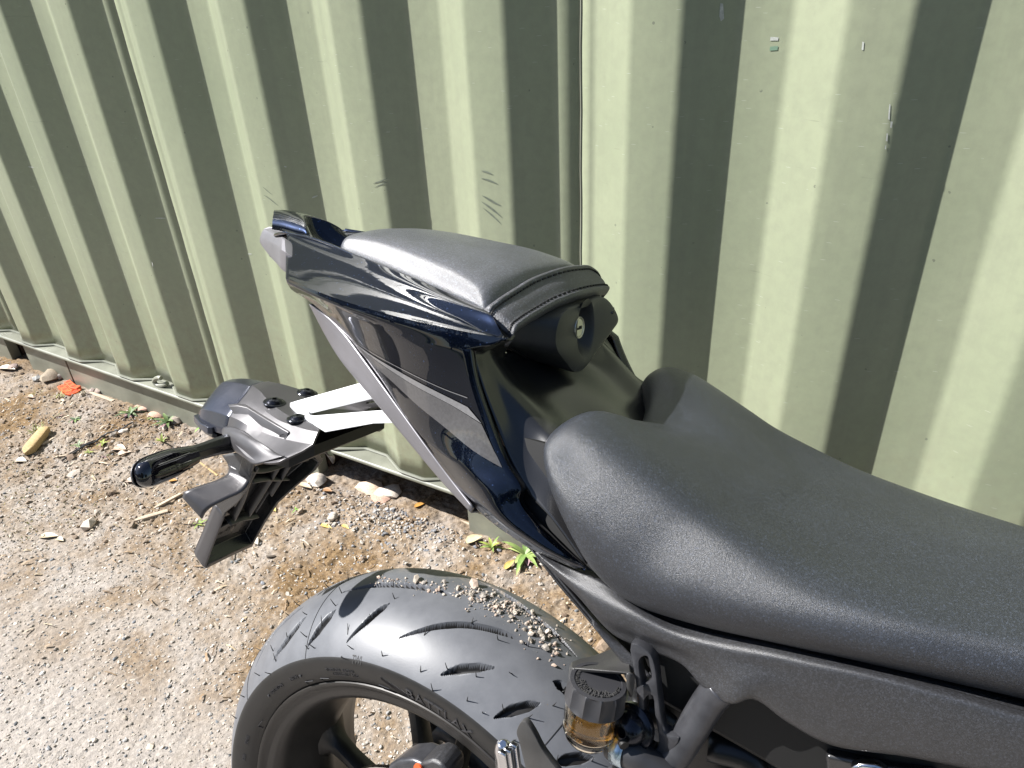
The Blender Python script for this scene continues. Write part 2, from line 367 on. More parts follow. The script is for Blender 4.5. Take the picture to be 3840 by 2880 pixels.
def plate(name, outline, holes, b, thick, mat, parent, bevel=0.001, k=4, smooth=True):
    """flat plate standing at lateral measure b, outline and holes given as (ahead, right, up)"""
    cu = bpy.data.curves.new('tmp', 'CURVE'); cu.dimensions = '2D'; cu.fill_mode = 'BOTH'; cu.extrude = thick / 2; cu.bevel_depth = bevel; cu.bevel_resolution = 1
    for poly in [outline] + holes:
        P = np.array([(p[0], p[2]) for p in poly]); 
        if smooth: P = cr_closed(P, k)
        sp = cu.splines.new('POLY'); sp.points.add(len(P) - 1); sp.use_cyclic_u = True
        for q, p in zip(sp.points, P): q.co = (p[0], p[1], 0, 1)
    ob = bpy.data.objects.new('tmp', cu)
    me = bpy.data.meshes.new_from_object(ob)
    for v in me.vertices: v.co = (v.co.x, -(b + v.co.z), v.co.y)
    me.transform(Matrix.Identity(4)); bpy.data.objects.remove(ob); bpy.data.curves.remove(cu)
    bm = bmesh.new(); bm.from_mesh(me); bmesh.ops.remove_doubles(bm, verts=bm.verts, dist=1e-6); bmesh.ops.recalc_face_normals(bm, faces=bm.faces); bm.to_mesh(me); bm.free()
    me.name = name
    me.polygons.foreach_set('use_smooth', [True] * len(me.polygons)); me.set_sharp_from_angle(angle=math.radians(40))
    me.materials.clear()
    return link(name, me, mat, parent)
def text_mesh(s, size, depth, k=1):
    cu = bpy.data.curves.new('txt', 'FONT'); cu.body = s; cu.size = size; cu.extrude = depth; cu.align_x = 'CENTER'; cu.align_y = 'CENTER'; cu.resolution_u = 2
    ob = bpy.data.objects.new('txt', cu); me = bpy.data.meshes.new_from_object(ob)
    V = np.array([v.co[:] for v in me.vertices]); F = [tuple(p.vertices) for p in me.polygons]
    bpy.data.objects.remove(ob); bpy.data.curves.remove(cu); bpy.data.meshes.remove(me)
    return V, F
def empty(name, loc=(0, 0, 0), rot=(0, 0, 0)):
    o = bpy.data.objects.new(name, None); COL.objects.link(o); o.location = loc; o.rotation_euler = rot; o.empty_display_size = 0.1; return o
def tag(o, label=None, cat=None, group=None, kind=None):
    for k_, v_ in (('label', label), ('category', cat), ('group', group), ('kind', kind)):
        if v_: o[k_] = v_
    return o

# value noise used for the relief of the ground
def vnoise(x, y, f, seed):
    g = np.random.default_rng(seed).random((256, 256))
    X = x * f; Y = y * f; xi = np.floor(X).astype(int); yi = np.floor(Y).astype(int); fx = X - xi; fy = Y - yi
    fx = fx * fx * (3 - 2 * fx); fy = fy * fy * (3 - 2 * fy)
    a = g[xi % 256, yi % 256]; b_ = g[(xi + 1) % 256, yi % 256]; c = g[xi % 256, (yi + 1) % 256]; d = g[(xi + 1) % 256, (yi + 1) % 256]
    return (a * (1 - fx) + b_ * fx) * (1 - fy) + (c * (1 - fx) + d * fx) * fy - 0.5
def relief(x, y):
    t = np.clip((y - 0.45) / 0.5, 0, 1); t = t * t * (3 - 2 * t)
    h = 0.006 * vnoise(x, y, 2.1, 1) + 0.003 * vnoise(x, y, 6, 2) * (0.4 + 2 * t)
    h += 0.0022 * vnoise(x, y, 17, 3) * (0.4 + 3.0 * t) + 0.0020 * vnoise(x, y, 45, 4) * (0.5 + 2.4 * t)
    g = vnoise(x, y, 120, 5); h += 0.0032 * g * (0.75 + 1.2 * t)
    h += 0.0030 * vnoise(x, y, 215, 6)
    h += 0.022 * np.clip((y - 0.78) / 0.2, 0, 1)
    return h - 0.004

# ------------------------------------------------------------------ ground
def build_ground():
    x = np.concatenate([np.arange(-3.6, -2.2, 0.009), np.arange(-2.2, 0.3, 0.0042), np.arange(0.3, 1.6, 0.012)])
    y = np.concatenate([np.arange(-0.5, 0.0, 0.011), np.arange(0.0, 1.12, 0.0042), np.arange(1.12, 1.7, 0.02)])
    X, Y = np.meshgrid(x, y, indexing='ij'); Z = relief(X, Y)
    edge = np.minimum.reduce([X - x[0], x[-1] - X, Y - y[0], y[-1] - Y])
    k = np.clip(edge / 0.2, 0, 1); Z = Z * k - 0.03 * (1 - k)
    n, m = X.shape
    V = np.stack([X, Y, Z], -1).reshape(-1, 3)
    i = np.arange((n - 1) * m).reshape(n - 1, m)[:, :-1].ravel()
    F = np.stack([i, i + m, i + m + 1, i + 1], 1)
    big = np.array([[-400, -400, -0.02], [400, -400, -0.02], [400, 400, -0.02], [-400, 400, -0.02]])
    F = np.concatenate([F, [[len(V), len(V) + 1, len(V) + 2, len(V) + 3]]]); V = np.concatenate([V, big])
    me = bpy.data.meshes.new('ground'); me.vertices.add(len(V)); me.vertices.foreach_set('co', V.ravel())
    me.loops.add(len(F) * 4); me.loops.foreach_set('vertex_index', F.ravel().astype(np.int32))
    me.polygons.add(len(F)); me.polygons.foreach_set('loop_start', np.arange(0, len(F) * 4, 4, dtype=np.int32))
    me.polygons.foreach_set('use_smooth', np.ones(len(F), bool)); me.update(calc_edges=True); me.validate()
    o = link('ground', me, M['ground']); tag(o, 'sunlit worn concrete yard turning to soil and moss beside the container', 'ground', kind='structure'); return o
build_ground()
def sheet(name, x0, x1, y0, y1, z, mat, lab):
    mb = MB(); mb.add([(x0, y0, z), (x1, y0, z), (x1, y1, z), (x0, y1, z)], [(0, 1, 2, 3)]); o = mb.build(name, mat); tag(o, lab, name, kind='structure')
M['asphalt'] = simple('dark_asphalt', (0.045, 0.045, 0.048), 0.85, grain=180, gs=0.5, vary=0.3, vs=14, gd=0.004)
M['added_verge'] = simple('grassy_verge', (0.045, 0.065, 0.022), 0.95, grain=60, gs=0.6, vary=0.5, vs=3, gd=0.02)
sheet('added_road', -60, 60, -9.0, -1.35, -0.012, M['asphalt'], 'dark asphalt ground added out of view to cut bounced light'); sheet('added_verge', -60, 60, -60, -9.02, -0.010, M['added_verge'], 'dark rough grass added out of view to cut bounced light')  # unseen dark sheets, added to cut ground bounce and blacken panel reflections

# ------------------------------------------------------------------ shipping container
YI, YO = 1.068, 1.032            # inner and outer flats of the corrugation
ZB, ZT = 0.150, 2.88
E0 = -1.943                       # left crease of an inner flat
PER = 0.278
cont = empty('shipping_container', (-1.2, 2.2, 0.0))
tag(cont, 'pale green corrugated steel shipping container standing behind the motorcycle', 'shipping container')
def cpt(p): return (p[0] + 1.2, p[1] - 2.2, p[2])
def panel_profile(x0, x1):
    """outline of the sheet between two seams, bends rounded"""
    pts = []
    k = math.floor((x0 - E0) / PER) - 1
    raw = []
    while True:
        a = E0 + PER * k
        raw += [(a, YI), (a + 0.070, YI), (a + 0.138, YO), (a + 0.210, YO)]
        k += 1
        if a > x1 + PER: break
    r = 0.007; out = []
    for i in range(1, len(raw) - 1):
        p, q, s = (np.array(raw[j]) for j in (i - 1, i, i + 1))
        u = (p - q) / np.linalg.norm(p - q); w = (s - q) / np.linalg.norm(s - q)
        for t in (0, .25, .5, .75, 1):
            A = q + u * r * (1 - t); B_ = q + w * r * t; out.append(A * (1 - t) + B_ * t)
    out = np.array(out)
    keep = (out[:, 0] > x0 + 1e-4) & (out[:, 0] < x1 - 1e-4)
    return [(x0, YI)] + [tuple(p) for p in out[keep]] + [(x1, YI)]
seams = [-1.619 + 1.112 * i for i in range(-4, 5)]
for i in range(len(seams) - 1):
    x0, x1 = seams[i], seams[i + 1]
    P = panel_profile(x0 + 0.0012, x1 - 0.0012)
    mb = MB(); zs = np.concatenate([[ZB - 0.012], np.linspace(0.2, ZT, 12)])
    mb.net([[(p[0], p[1], z) for p in P] for z in zs], conv=cpt)
    mb.build('wall_panel', M['container'], cont, angle=60, solid=0.002)
    mb = MB(); pts = [(x1 + 0.0006 * math.sin(z * 40), YI + 0.0006, z) for z in np.linspace(ZB, ZT, 60)]
    mb.tube(pts, 0.0018, n=6, k=0, conv=cpt); mb.build('weld_seam', M['rail'], cont)
# bottom rail: a lip over a recessed face, the face cut by fork pockets
XL, XR = seams[0], seams[-1]
mb = MB(); mb.prism([(XL, 1.026, 0.132), (XL, 1.0255, 0.138), (XL, 1.029, 0.1415), (XL, 1.075, 0.1465), (XL, 1.085, 0.143), (XL, 1.085, 0.132)], (XR - XL, 0, 0), conv=lambda p: p)
mb.v = [cpt(p) for p in mb.v]
mb.build('bottom_rail', M['rail'], cont, angle=30, bevel=0.0015)
pocket = [(XL, -2.83), (-2.70, -2.44), (-2.43, -1.285), (-0.795, 1.27), (1.76, XR)]
for a, b_ in pocket:
    mb = MB(); mb.box(((a + b_) / 2, 1.066, 0.064), (b_ - a, 0.034, 0.132), conv=cpt)
    mb.build('rail_face', M['rail'], cont, bevel=0.001)
mb = MB()
for x in (-2.83, -2.70, -2.44, -1.285, -0.795, 1.27, 1.76):
    mb.box((x + (0.004 if x in (-2.70, -0.795, 1.76) else -0.004), 1.34, 0.03), (0.008, 0.50, 0.10), conv=cpt)
mb.box((0, 1.62, 0.05), (XR - XL, 0.01, 0.16), conv=cpt)
mb.box((0, 1.34, 0.10), (XR - XL, 0.5, 0.006), conv=cpt)
mb.build('pocket_lining', M['rust'], cont)
# thick fillet of paint where the sheet meets the lip
mb = MB(); P = panel_profile(XL, XR); P = [(p[0], p[1] - 0.0025, 0.1475 - (p[1] - 1.03) * -0.03 + 0.0012 * math.sin(p[0] * 61) * math.sin(p[0] * 23)) for p in P]
mb.tube(P, 0.0042, n=6, k=0, conv=cpt); mb.build('paint_fillet', M['rail'], cont)
# roof and the far sides, so that the box is closed
mb = MB(); mb.box((0, 2.25, ZT + 0.03), (XR - XL, 2.44, 0.06), conv=lambda p: cpt((p[0] + (XL + XR) / 2, p[1], p[2]))); mb.build('roof', M['container'], cont)
mb = MB()
mb.box((XL - 0.03, 2.27, 1.3), (0.06, 2.4, 2.4), conv=cpt); mb.build('end_wall', M['container'], cont)
mb = MB(); mb.box(((XL + XR) / 2, 3.46, 1.3), (XR - XL, 0.04, 2.4), conv=cpt); mb.build('back_wall', M['container'], cont)
# lashing hook welded to the lip
hk = (-1.873,1.04,0.1591)
mb = MB(); c = np.array((-1.893,1.045,0.1616))
arc = [(-1.871,1.05,0.1595), (-1.889,1.045,0.1499), (-1.916,1.042,0.1467), (-1.923,1.042,0.1558), (-1.91,1.042,0.1691), (-1.89,1.042,0.178), (-1.881,1.042,0.1784)]
mb.tube(arc, 0.0068, n=10, k=5, conv=cpt); mb.build('lashing_hook', M['rail'], cont)

# marks on the paint: bird lime, a scrap of tape, rubs and scratches
def fleck(pts, mat, nm, w=None):
    pts = [(p[0], p[1] - 0.0006, p[2]) for p in pts]
    if w is None: mb = MB(); mb.add([cpt(p) for p in pts], [tuple(range(len(pts)))])
    else:
        mb = MB(); P = np.array(pts); t = np.gradient(P, axis=0); n = np.stack([-t[:, 2], 0 * t[:, 0], t[:, 0]], 1); n /= np.linalg.norm(n, axis=1)[:, None] + 1e-9
        ww = w * np.sin(np.linspace(0.15, 3.0, len(P)))[:, None]; mb.net([[tuple(a), tuple(b_)] for a, b_ in zip(P + n * ww, P - n * ww)], conv=cpt)
    return mb.build(nm, mat, cont, angle=0)
M['lime'] = simple('chalky_white_marks', (0.45, 0.47, 0.43), 0.8, vary=0.2, vs=200); M['scuff'] = simple('dark_rub_marks', (0.125, 0.145, 0.11), 0.6, vary=0.3, vs=90); M['tape'] = simple('green_tape_scrap', (0.17, 0.27, 0.19), 0.5)
Wp = lambda u, v: wall_hit(u, v)
def wall_hit(u, v):
    """point of the sheet seen along a direction from the place the photograph was taken"""
    d = _r * ((u - 1920) / 2656) + _d * ((v - 1440) / 2656) + _f; o = Vector((0, 0, 1.17)); t = 0.9
    hit = CB.ray_cast(o, d.normalized()); return tuple(hit[0]) if hit[0] else None
vv, ff = [], []
for o_ in cont.children:
    if o_.name.startswith('wall_panel'):
        b0 = len(vv); vv += [Vector(v.co) + Vector((-1.2, 2.2, 0)) for v in o_.data.vertices]; ff += [tuple(i + b0 for i in p.vertices) for p in o_.data.polygons]
CB = BVHTree.FromPolygons(vv, ff)
def px_poly(pts): return [wall_hit(*p) for p in pts]
for pts in ([(2702, 12), (2712, 14), (2716, 70), (2704, 80), (2698, 60)], [(2890, 138), (2920, 140), (2918, 152), (2888, 152)], [(3234, 156), (3241, 158), (3238, 188), (3231, 186)], [(3335, 390), (3340, 392), (3336, 450), (3330, 446)], [(3340, 455), (3348, 456), (3344, 480), (3338, 478)], [(3325, 500), (3330, 500), (3328, 530), (3322, 528)], [(3320, 545), (3324, 545), (3322, 560), (3318, 558)]):
    fleck(px_poly(pts), M['lime'], 'lime_mark')
fleck(px_poly([(2888, 175), (2918, 172), (2916, 188), (2886, 190)]), M['tape'], 'tape_scrap')
for a, b_, w in (((985, 702), (1022, 728), .0010), ((990, 732), (1045, 770), .0014), ((1806, 640), (1850, 655), .0016), ((1806, 668), (1868, 690), .0016), ((1808, 735), (1880, 770), .0022), ((1806, 755), (1884, 815), .0022), ((1812, 778), (1880, 840), .0018), ((1400, 690), (1452, 668), .0014), ((1405, 705), (1455, 680), .0010)):
    c = [wall_hit(a[0] + (b_[0] - a[0]) * t, a[1] + (b_[1] - a[1]) * t + (2 * math.sin(t * 4 + a[0])))  for t in np.linspace(0, 1, 8)]; fleck(c, M['scuff'], 'scuff_mark', w)
for a, b_ in (((1170, 742), (1192, 733)), ((105, 625), (130, 628)), ((580, 818), (622, 818)), ((930, 952), (946, 952)), ((570, 980), (575, 1000)), ((1066, 624), (1076, 626))):
    c = [wall_hit(a[0] + (b_[0] - a[0]) * t, a[1] + (b_[1] - a[1]) * t) for t in np.linspace(0, 1, 5)]; fleck(c, M['lime'], 'paint_chip', .0014)

# ------------------------------------------------------------------ motorcycle: tail and seats
PH = math.radians(15.6)
bike = empty('motorcycle', (-0.334, 0.256, 0.0), (-PH, 0, 0))
tag(bike, 'black motorcycle with grey seat leaning on its stand in front of the green container', 'motorcycle')

# --- glossy tail fairing: shelf-like upper facet, ridge, tucked lower panel with a flared foot
Tt = [(-0.2226,0.04,0.9827), (-0.1819,0.05,0.9839), (-0.1362,0.06,0.9807), (-0.0784,0.073,0.9732), (-0.0263,0.085,0.9666), (0.0208,0.096,0.9621), (0.0576,0.105,0.958)]
T2 = [(-0.2143,0.047,0.9787), (-0.1758,0.056,0.9793), (-0.1294,0.067,0.9756), (-0.0714,0.081,0.9685), (-0.019,0.094,0.9612), (0.0236,0.105,0.9581), (0.0666,0.111,0.957)]
R1 = [(-0.1575,0.102,0.9504), (-0.1162,0.109,0.9492), (-0.0646,0.117,0.9469), (-0.0155,0.1245,0.9433), (0.0194,0.128,0.9412), (0.0484,0.1285,0.9406), (0.0889,0.1245,0.9443)]
Tm = [tuple(np.array(p) * 0.48 + np.array(q) * 0.52 + np.array((0, 0, -0.0006))) for p, q in zip(T2, R1)]
Tn = [tuple(np.array(p) * 0.16 + np.array(q) * 0.84 + np.array((0, 0, -0.0004))) for p, q in zip(T2, R1)]
R2 = [(-0.155,0.1025,0.9462), (-0.1156,0.1095,0.9439), (-0.0661,0.1175,0.9418), (-0.0187,0.125,0.937), (0.0188,0.129,0.9344), (0.0444,0.1295,0.9331), (0.0776,0.126,0.9381)]
U0 = [(-0.1562,0.0995,0.9437), (-0.1189,0.105,0.9396), (-0.072,0.112,0.9358), (-0.0267,0.1195,0.9285), (0.0137,0.1265,0.9262), (0.0419,0.129,0.9268), (0.0643,0.1268,0.9327)]
U1 = [(-0.168,0.087,0.939), (-0.133,0.092,0.9328), (-0.0868,0.099,0.924), (-0.0388,0.109,0.9107), (0.0107,0.1205,0.9017), (0.0493,0.1275,0.8976), (0.0705,0.1268,0.9098)]
U2 = [(-0.1797,0.075,0.9347), (-0.1478,0.0775,0.9267), (-0.1053,0.0835,0.9115), (-0.0487,0.0985,0.8898), (0.0095,0.116,0.8678), (0.0589,0.127,0.8637), (0.0868,0.1282,0.8814)]
U3 = [(-0.1905,0.064,0.931), (-0.1573,0.068,0.923), (-0.1141,0.0725,0.9038), (-0.0528,0.093,0.8773), (0.0079,0.1135,0.8474), (0.0696,0.135,0.842), (0.1059,0.1305,0.8542)]
U4 = [(-0.2058,0.049,0.9267), (-0.1672,0.058,0.9195), (-0.1148,0.071,0.9025), (-0.054,0.092,0.876), (0.0045,0.11,0.8429), (0.0578,0.1255,0.8189), (0.1187,0.128,0.8369)]
foot0 = [(0.1059,0.1305,0.8542), (0.1206,0.132,0.8389), (0.12,0.1325,0.8289), (0.1497,0.133,0.807), (0.1777,0.136,0.7956)]
foot1 = [(0.0851,0.127,0.8455), (0.0998,0.1325,0.8263), (0.1103,0.135,0.821), (0.1464,0.1365,0.8024), (0.1757,0.136,0.7945)]
foot2 = [(0.0696,0.135,0.842), (0.0851,0.1395,0.8275), (0.1051,0.1425,0.8173), (0.1411,0.141,0.8025), (0.1713,0.1355,0.793)]
foot3 = [(0.0315,0.116,0.8299), (0.052,0.121,0.8189), (0.0806,0.124,0.8011), (0.1312,0.131,0.791), (0.1693,0.1345,0.7906)]
def even(P, deg=3):
    """fair curve through hand-set points: low order fit over the chord length"""
    P = np.array(P); t = np.concatenate([[0], np.cumsum(np.linalg.norm(np.diff(P, axis=0), axis=1))]); t /= t[-1]
    w = np.ones(len(P)); w[0] = w[-1] = 4
    return [tuple(r) for r in np.stack([np.polyval(np.polyfit(t, P[:, i], deg, w=w), t) for i in range(3)], 1)]
T2 = even(T2, 2); R1 = even(R1, 2); Tt = even(Tt, 2)
Tm = [tuple(np.array(p) * 0.5 + np.array(q) * 0.5 + np.array((0, 0, -0.0006))) for p, q in zip(T2, R1)]
Tn = [tuple(np.array(p) * 0.14 + np.array(q) * 0.86 + np.array((0, 0, -0.0003))) for p, q in zip(T2, R1)]
R2 = even(R2, 2); U0 = even(U0); U1 = even(U1); U2 = even(U2)
rimL = [(0.0554,0.1274,0.93), (0.0628,0.1278,0.9076), (0.0783,0.1292,0.8785), (0.0985,0.133,0.851), (0.1138,0.1355,0.8373), (0.1152,0.1375,0.8262), (0.1479,0.138,0.8059), (0.1757,0.136,0.7945)]
rimM = [(0.0595,0.1258,0.931), (0.0667,0.1262,0.9086), (0.0827,0.1276,0.8798), (0.1024,0.1308,0.8524), (0.1174,0.133,0.838), (0.1183,0.135,0.8281), (0.1489,0.135,0.8064), (0.1767,0.1358,0.7948)]
rimN = [(0.0603,0.1228,0.9309), (0.0672,0.123,0.9083), (0.0833,0.1242,0.8793), (0.1024,0.126,0.8513), (0.1175,0.128,0.8365), (0.1175,0.1298,0.8267), (0.1494,0.133,0.8065), (0.1771,0.1352,0.795)]
rimR = [(0.0588,0.118,0.9301), (0.0657,0.118,0.907), (0.0819,0.119,0.8778), (0.1011,0.1208,0.8495), (0.1168,0.123,0.8348), (0.1169,0.1255,0.8253), (0.1492,0.13,0.8055), (0.177,0.134,0.7944)]
for row_, p_ in zip((U0, U1, U2, U3), rimL): row_[6] = p_
def fairing(side):
    mb = MB()
    mb.patch([Tt, T2, Tm, Tn, R1], 7, 8)
    mb.patch([R1, R2, U0], 5, 8)
    mb.patch([U0, U1, U2, U3], 8, 8)
    # foot of the panel: continues the lower panel down beside the seat
    f = np.array([[U3[4], U3[5], U3[6]], [foot3[0], foot2[1], rimL[4]], [foot3[2], foot2[2], rimL[5]], [foot3[3], foot2[3], rimL[6]], [foot3[4], foot2[4], rimL[7]]])
    mb.patch([[a_, b_, c_, d_] for a_, b_, c_, d_ in zip(rimL, rimM, rimN, rimR)], 8, 3)
    mb.patch([[R2[6], R2[6]], [rimM[0], rimR[0]]], 2, 1) if False else None
    f[1][0] = (0.0455,0.1215,0.823); f[1][1] = (0.091,0.14,0.8326)
    mb.patch(f, 8, 8)
    o = mb.build('tail_fairing', M['paint'], bike, angle=38, solid=0.003, bevel=0.0022, seg=3, side=side, merge=4e-4, blim=24)
    if side < 0:      # the far panel tucks in behind the pad end
        for v in o.data.vertices:
            f = min(1, max(0, (v.co.x + 0.01) / 0.09)) * min(1, max(0, (v.co.z - 0.905) / 0.03)); v.co.y *= 1 - 0.46 * f; v.co.x += 0.09 * abs(v.co.y)
    return o
fair = fairing(1)
tag(fair, 'near glossy black side panel with a grey stripe decal')
fairing(-1)
def bvh_of(o):
    me = o.data; return BVHTree.FromPolygons([v.co[:] for v in me.vertices], [tuple(p.vertices) for p in me.polygons])
fb = bvh_of(fair)
def drape(name, top, bot, mat, n=26, m=8, off=0.0007, parent=None, tree=None):
    """thin film laid on the panel between two lines, found by casting sideways onto it"""
    top = cr(np.array(top), n); bot = cr(np.array(bot), n)
    G = []
    for j in range(m + 1):
        t = j / m; row = []
        for p, q in zip(top, bot):
            c = p * (1 - t) + q * t
            hit = (tree or fb).ray_cast(Vector((c[0], -0.4, c[2])), Vector((0, 1, 0)))
            if hit[0] is None: row.append((c[0], -c[1] - off, c[2]))
            else:
                nn = hit[1]; nn = nn if nn.y < 0 else -nn
                w = hit[0] + nn * off; row.append((w.x, w.y, w.z))
        G.append(row)
    mb = MB(); mb.net(G, conv=lambda p: p); return mb.build(name, mat, parent or fair, angle=60)
# the grey graphic: thin line, pale stripe, darker field below it
drape('stripe_decal', [(-0.1123,0.072,0.9054), (-0.0607,0.09,0.8998), (-0.0042,0.108,0.8944), (0.0403,0.116,0.889), (0.0627,0.119,0.8863)],
      [(-0.0956,0.076,0.9014), (-0.0485,0.094,0.896), (0.0009,0.109,0.8891), (0.0432,0.117,0.8836), (0.0773,0.1205,0.8775)], M['decal_light'])
drape('field_decal', [(-0.0951,0.076,0.9011), (-0.0481,0.094,0.8955), (0.0013,0.109,0.8887), (0.0436,0.117,0.8832), (0.0775,0.1205,0.8769)],
      [(-0.0808,0.082,0.8944), (-0.0303,0.1,0.8837), (0.0176,0.114,0.8693), (0.0644,0.121,0.8571), (0.1004,0.1245,0.8494)], M['decal'])
drape('pinstripe', [(-0.1135,0.072,0.9062), (-0.0608,0.09,0.9024), (-0.0044,0.108,0.8985), (0.0398,0.116,0.8945), (0.0618,0.118,0.894)],
      [(-0.1132,0.072,0.9057), (-0.0606,0.09,0.9019), (-0.0042,0.108,0.8979), (0.0401,0.116,0.8939), (0.062,0.118,0.8933)], M['decal_light'], m=1)

# --- silver trim along the lower edge
tr_in = [(-0.1678,0.059,0.9206), (-0.1362,0.066,0.9128), (-0.1139,0.0715,0.9042), (-0.0729,0.0855,0.8855), (-0.0292,0.1,0.864), (0.0205,0.1135,0.8362), (0.0491,0.1195,0.8192), (0.0754,0.127,0.8065)]
tr_mid = [(-0.1691,0.058,0.9203), (-0.1444,0.063,0.905), (-0.1173,0.07,0.8907), (-0.0776,0.0835,0.8754), (-0.0343,0.098,0.8562), (0.0129,0.1095,0.8312), (0.0452,0.117,0.8146), (0.0732,0.124,0.8028)]
tr_out = [(-0.1713,0.056,0.9195), (-0.153,0.056,0.8967), (-0.1249,0.064,0.8768), (-0.0915,0.076,0.8644), (-0.0485,0.09,0.8489), (0.0005,0.102,0.8264), (0.0388,0.111,0.8088), (0.0697,0.119,0.798)]
tr_un = [(p[0] + 0.012, p[1] - 0.022, p[2] - 0.001) for p in tr_out]
for s in (1, -1):
    MB().patch([tr_in, tr_mid, tr_out, tr_un], 6, 7).build('underside_trim', M['silver_trim'], bike, angle=50, solid=0.002, side=s)

# --- centre deck behind the passenger pad, with its grab recess
def sym(rows): return rows
hump = []
for sd, ce, hs, hc in ((-0.262, -0.281, 0.9865, 0.9990), (-0.246, -0.267, 0.9865, 1.0000), (-0.226, -0.250, 0.9850, 0.9995), (-0.208, -0.236, 0.9835, 0.9970), (-0.2065, -0.2335, 0.9815, 0.9945)):
    w = 0.0225 + (sd + 0.262) * 0.085
    hump.append([(sd, w + .0005, hs - 0.006), (sd, w, hs), (sd * .6 + ce * .4, w * .62, hs * .35 + hc * .65), (ce, 0, hc), (sd * .6 + ce * .4, -w * .62, hs * .35 + hc * .65), (sd, -w, hs), (sd, -w - .0005, hs - 0.006)])
for f, hh in ((0.012, 0.977), (0.024, 0.9685)):
    hump.append([(p[0] + f, p[1] * (1 - f * 3), min(hh, p[2])) for p in hump[4]])
MB().patch(hump, 7, 5).build('tail_deck', M['paint'], bike, angle=50, bevel=0.0012)
shelf = [[(-0.268,0.0,0.974),(-0.262,0.014,0.975),(-0.258,0.024,0.976),(-0.240,0.036,0.980),(-0.223,0.0405,0.9835)],
         [(-0.235,0.0,0.975),(-0.232,0.015,0.976),(-0.230,0.026,0.977),(-0.215,0.038,0.981),(-0.200,0.046,0.9838)],
         [(-0.200,0.0,0.968),(-0.200,0.016,0.969),(-0.200,0.030,0.972),(-0.192,0.042,0.980),(-0.181,0.050,0.984)],
         [(-0.160,0.0,0.964),(-0.160,0.020,0.965),(-0.160,0.036,0.968),(-0.155,0.048,0.976),(-0.150,0.057,0.982)],
         [(-0.10,0.0,0.960),(-0.10,0.030,0.961),(-0.10,0.048,0.963),(-0.098,0.060,0.968),(-0.095,0.069,0.975)]]
full = [[(p[0], -p[1], p[2]) for p in r[:0:-1]] + r for r in shelf]
MB().patch(full, 6, 4).build('recess_tray', M['paint'], bike, angle=50, solid=0.002)

# --- satin grey tail tip under the deck
tip_top = [(-0.262,0.0,0.9775), (-0.252,0.014,0.976), (-0.235,0.032,0.9755), (-0.2135,0.048,0.976)]
tip_edge = [(-0.3064,0,0.9664), (-0.2743,0.016,0.9664), (-0.2295,0.045,0.9684), (-0.1919,0.07,0.9703)]
tip_edge2 = [(-0.3069,0,0.9611), (-0.2746,0.016,0.9617), (-0.2274,0.047,0.9655), (-0.1885,0.073,0.9684)]
tip_low = [(-0.3003,0.003,0.958), (-0.2745,0.016,0.9516), (-0.2308,0.044,0.9492), (-0.1967,0.066,0.9479)]
tip_mid = [(-0.3,0,0.9758), (-0.2698,0.015,0.975), (-0.2351,0.036,0.9758), (-0.2094,0.054,0.9783)]
for row_ in (tip_top, tip_mid, tip_edge, tip_edge2, tip_low): row_.append(tuple(np.array(row_[-1]) + np.array((0.030, -0.006, -0.014))))
for s in (1, -1):
    MB().patch([tip_top, tip_mid, tip_edge], 4, 4).patch([tip_edge, tip_edge2], 1, 4).patch([tip_edge2, tip_low], 3, 4).build('tail_tip', M['silver_trim'], bike, angle=20, solid=0.002, bevel=0.001, side=s, blim=15)
# closing shell below the tail (dark), keeps the fairing from looking hollow
low = [tip_low[1]] + [(p[0] + 0.004, p[1] - 0.006, p[2] - 0.002) for p in tr_un]
mid = [(p[0], p[1] * 0.45, p[2] + 0.006) for p in low]; c0 = [(p[0], 0.0, p[2] + 0.008) for p in low]
for s in (1, -1):
    MB().patch([low, mid, c0], 4, 5).build('underside_shell', M['plastic'], bike, angle=50, solid=0.002, side=s)

# --- passenger pad
def half_rows(cs):
    """cs: stations, each from the outer edge to the centre line; mirrored"""
    return [list(r) + [(p[0] + 0.0, -p[1], p[2]) for p in r[-2::-1]] for r in cs]
pad = half_rows([
    [(-0.137,0.030,0.968),(-0.141,0.030,0.975),(-0.1425,0.028,0.9825),(-0.1425,0.015,0.985),(-0.143,0.0,0.985)],
    [(-0.134,0.052,0.966),(-0.136,0.055,0.976),(-0.135,0.050,0.987),(-0.134,0.026,0.992),(-0.134,0.0,0.9935)],
    [(-0.115,0.0585,0.966),(-0.115,0.0625,0.9745),(-0.114,0.055,0.990),(-0.113,0.030,0.9965),(-0.112,0.0,0.998)],
    [(-0.078,0.067,0.964),(-0.078,0.0715,0.971),(-0.077,0.063,0.9895),(-0.076,0.036,0.9975),(-0.075,0.0,0.9995)],
    [(-0.026,0.079,0.958),(-0.026,0.084,0.9655),(-0.025,0.075,0.9845),(-0.024,0.042,0.9945),(-0.022,0.0,0.997)],
    [(0.018,0.089,0.953),(0.018,0.0945,0.961),(0.020,0.086,0.9785),(0.024,0.048,0.990),(0.028,0.0,0.993)],
    [(0.050,0.097,0.950),(0.052,0.102,0.958),(0.050,0.092,0.9705),(0.053,0.05,0.982),(0.056,0.0,0.9845)],
    [(0.058,0.097,0.946),(0.060,0.1005,0.952),(0.059,0.090,0.9615),(0.061,0.05,0.972),(0.063,0.0,0.9745)],
    [(0.060,0.094,0.940),(0.063,0.095,0.944),(0.064,0.086,0.951),(0.069,0.05,0.962),(0.072,0.0,0.965)]])
MB().patch(pad, 8, 7).build('passenger_pad', M['vinyl_smooth'], bike, angle=0)
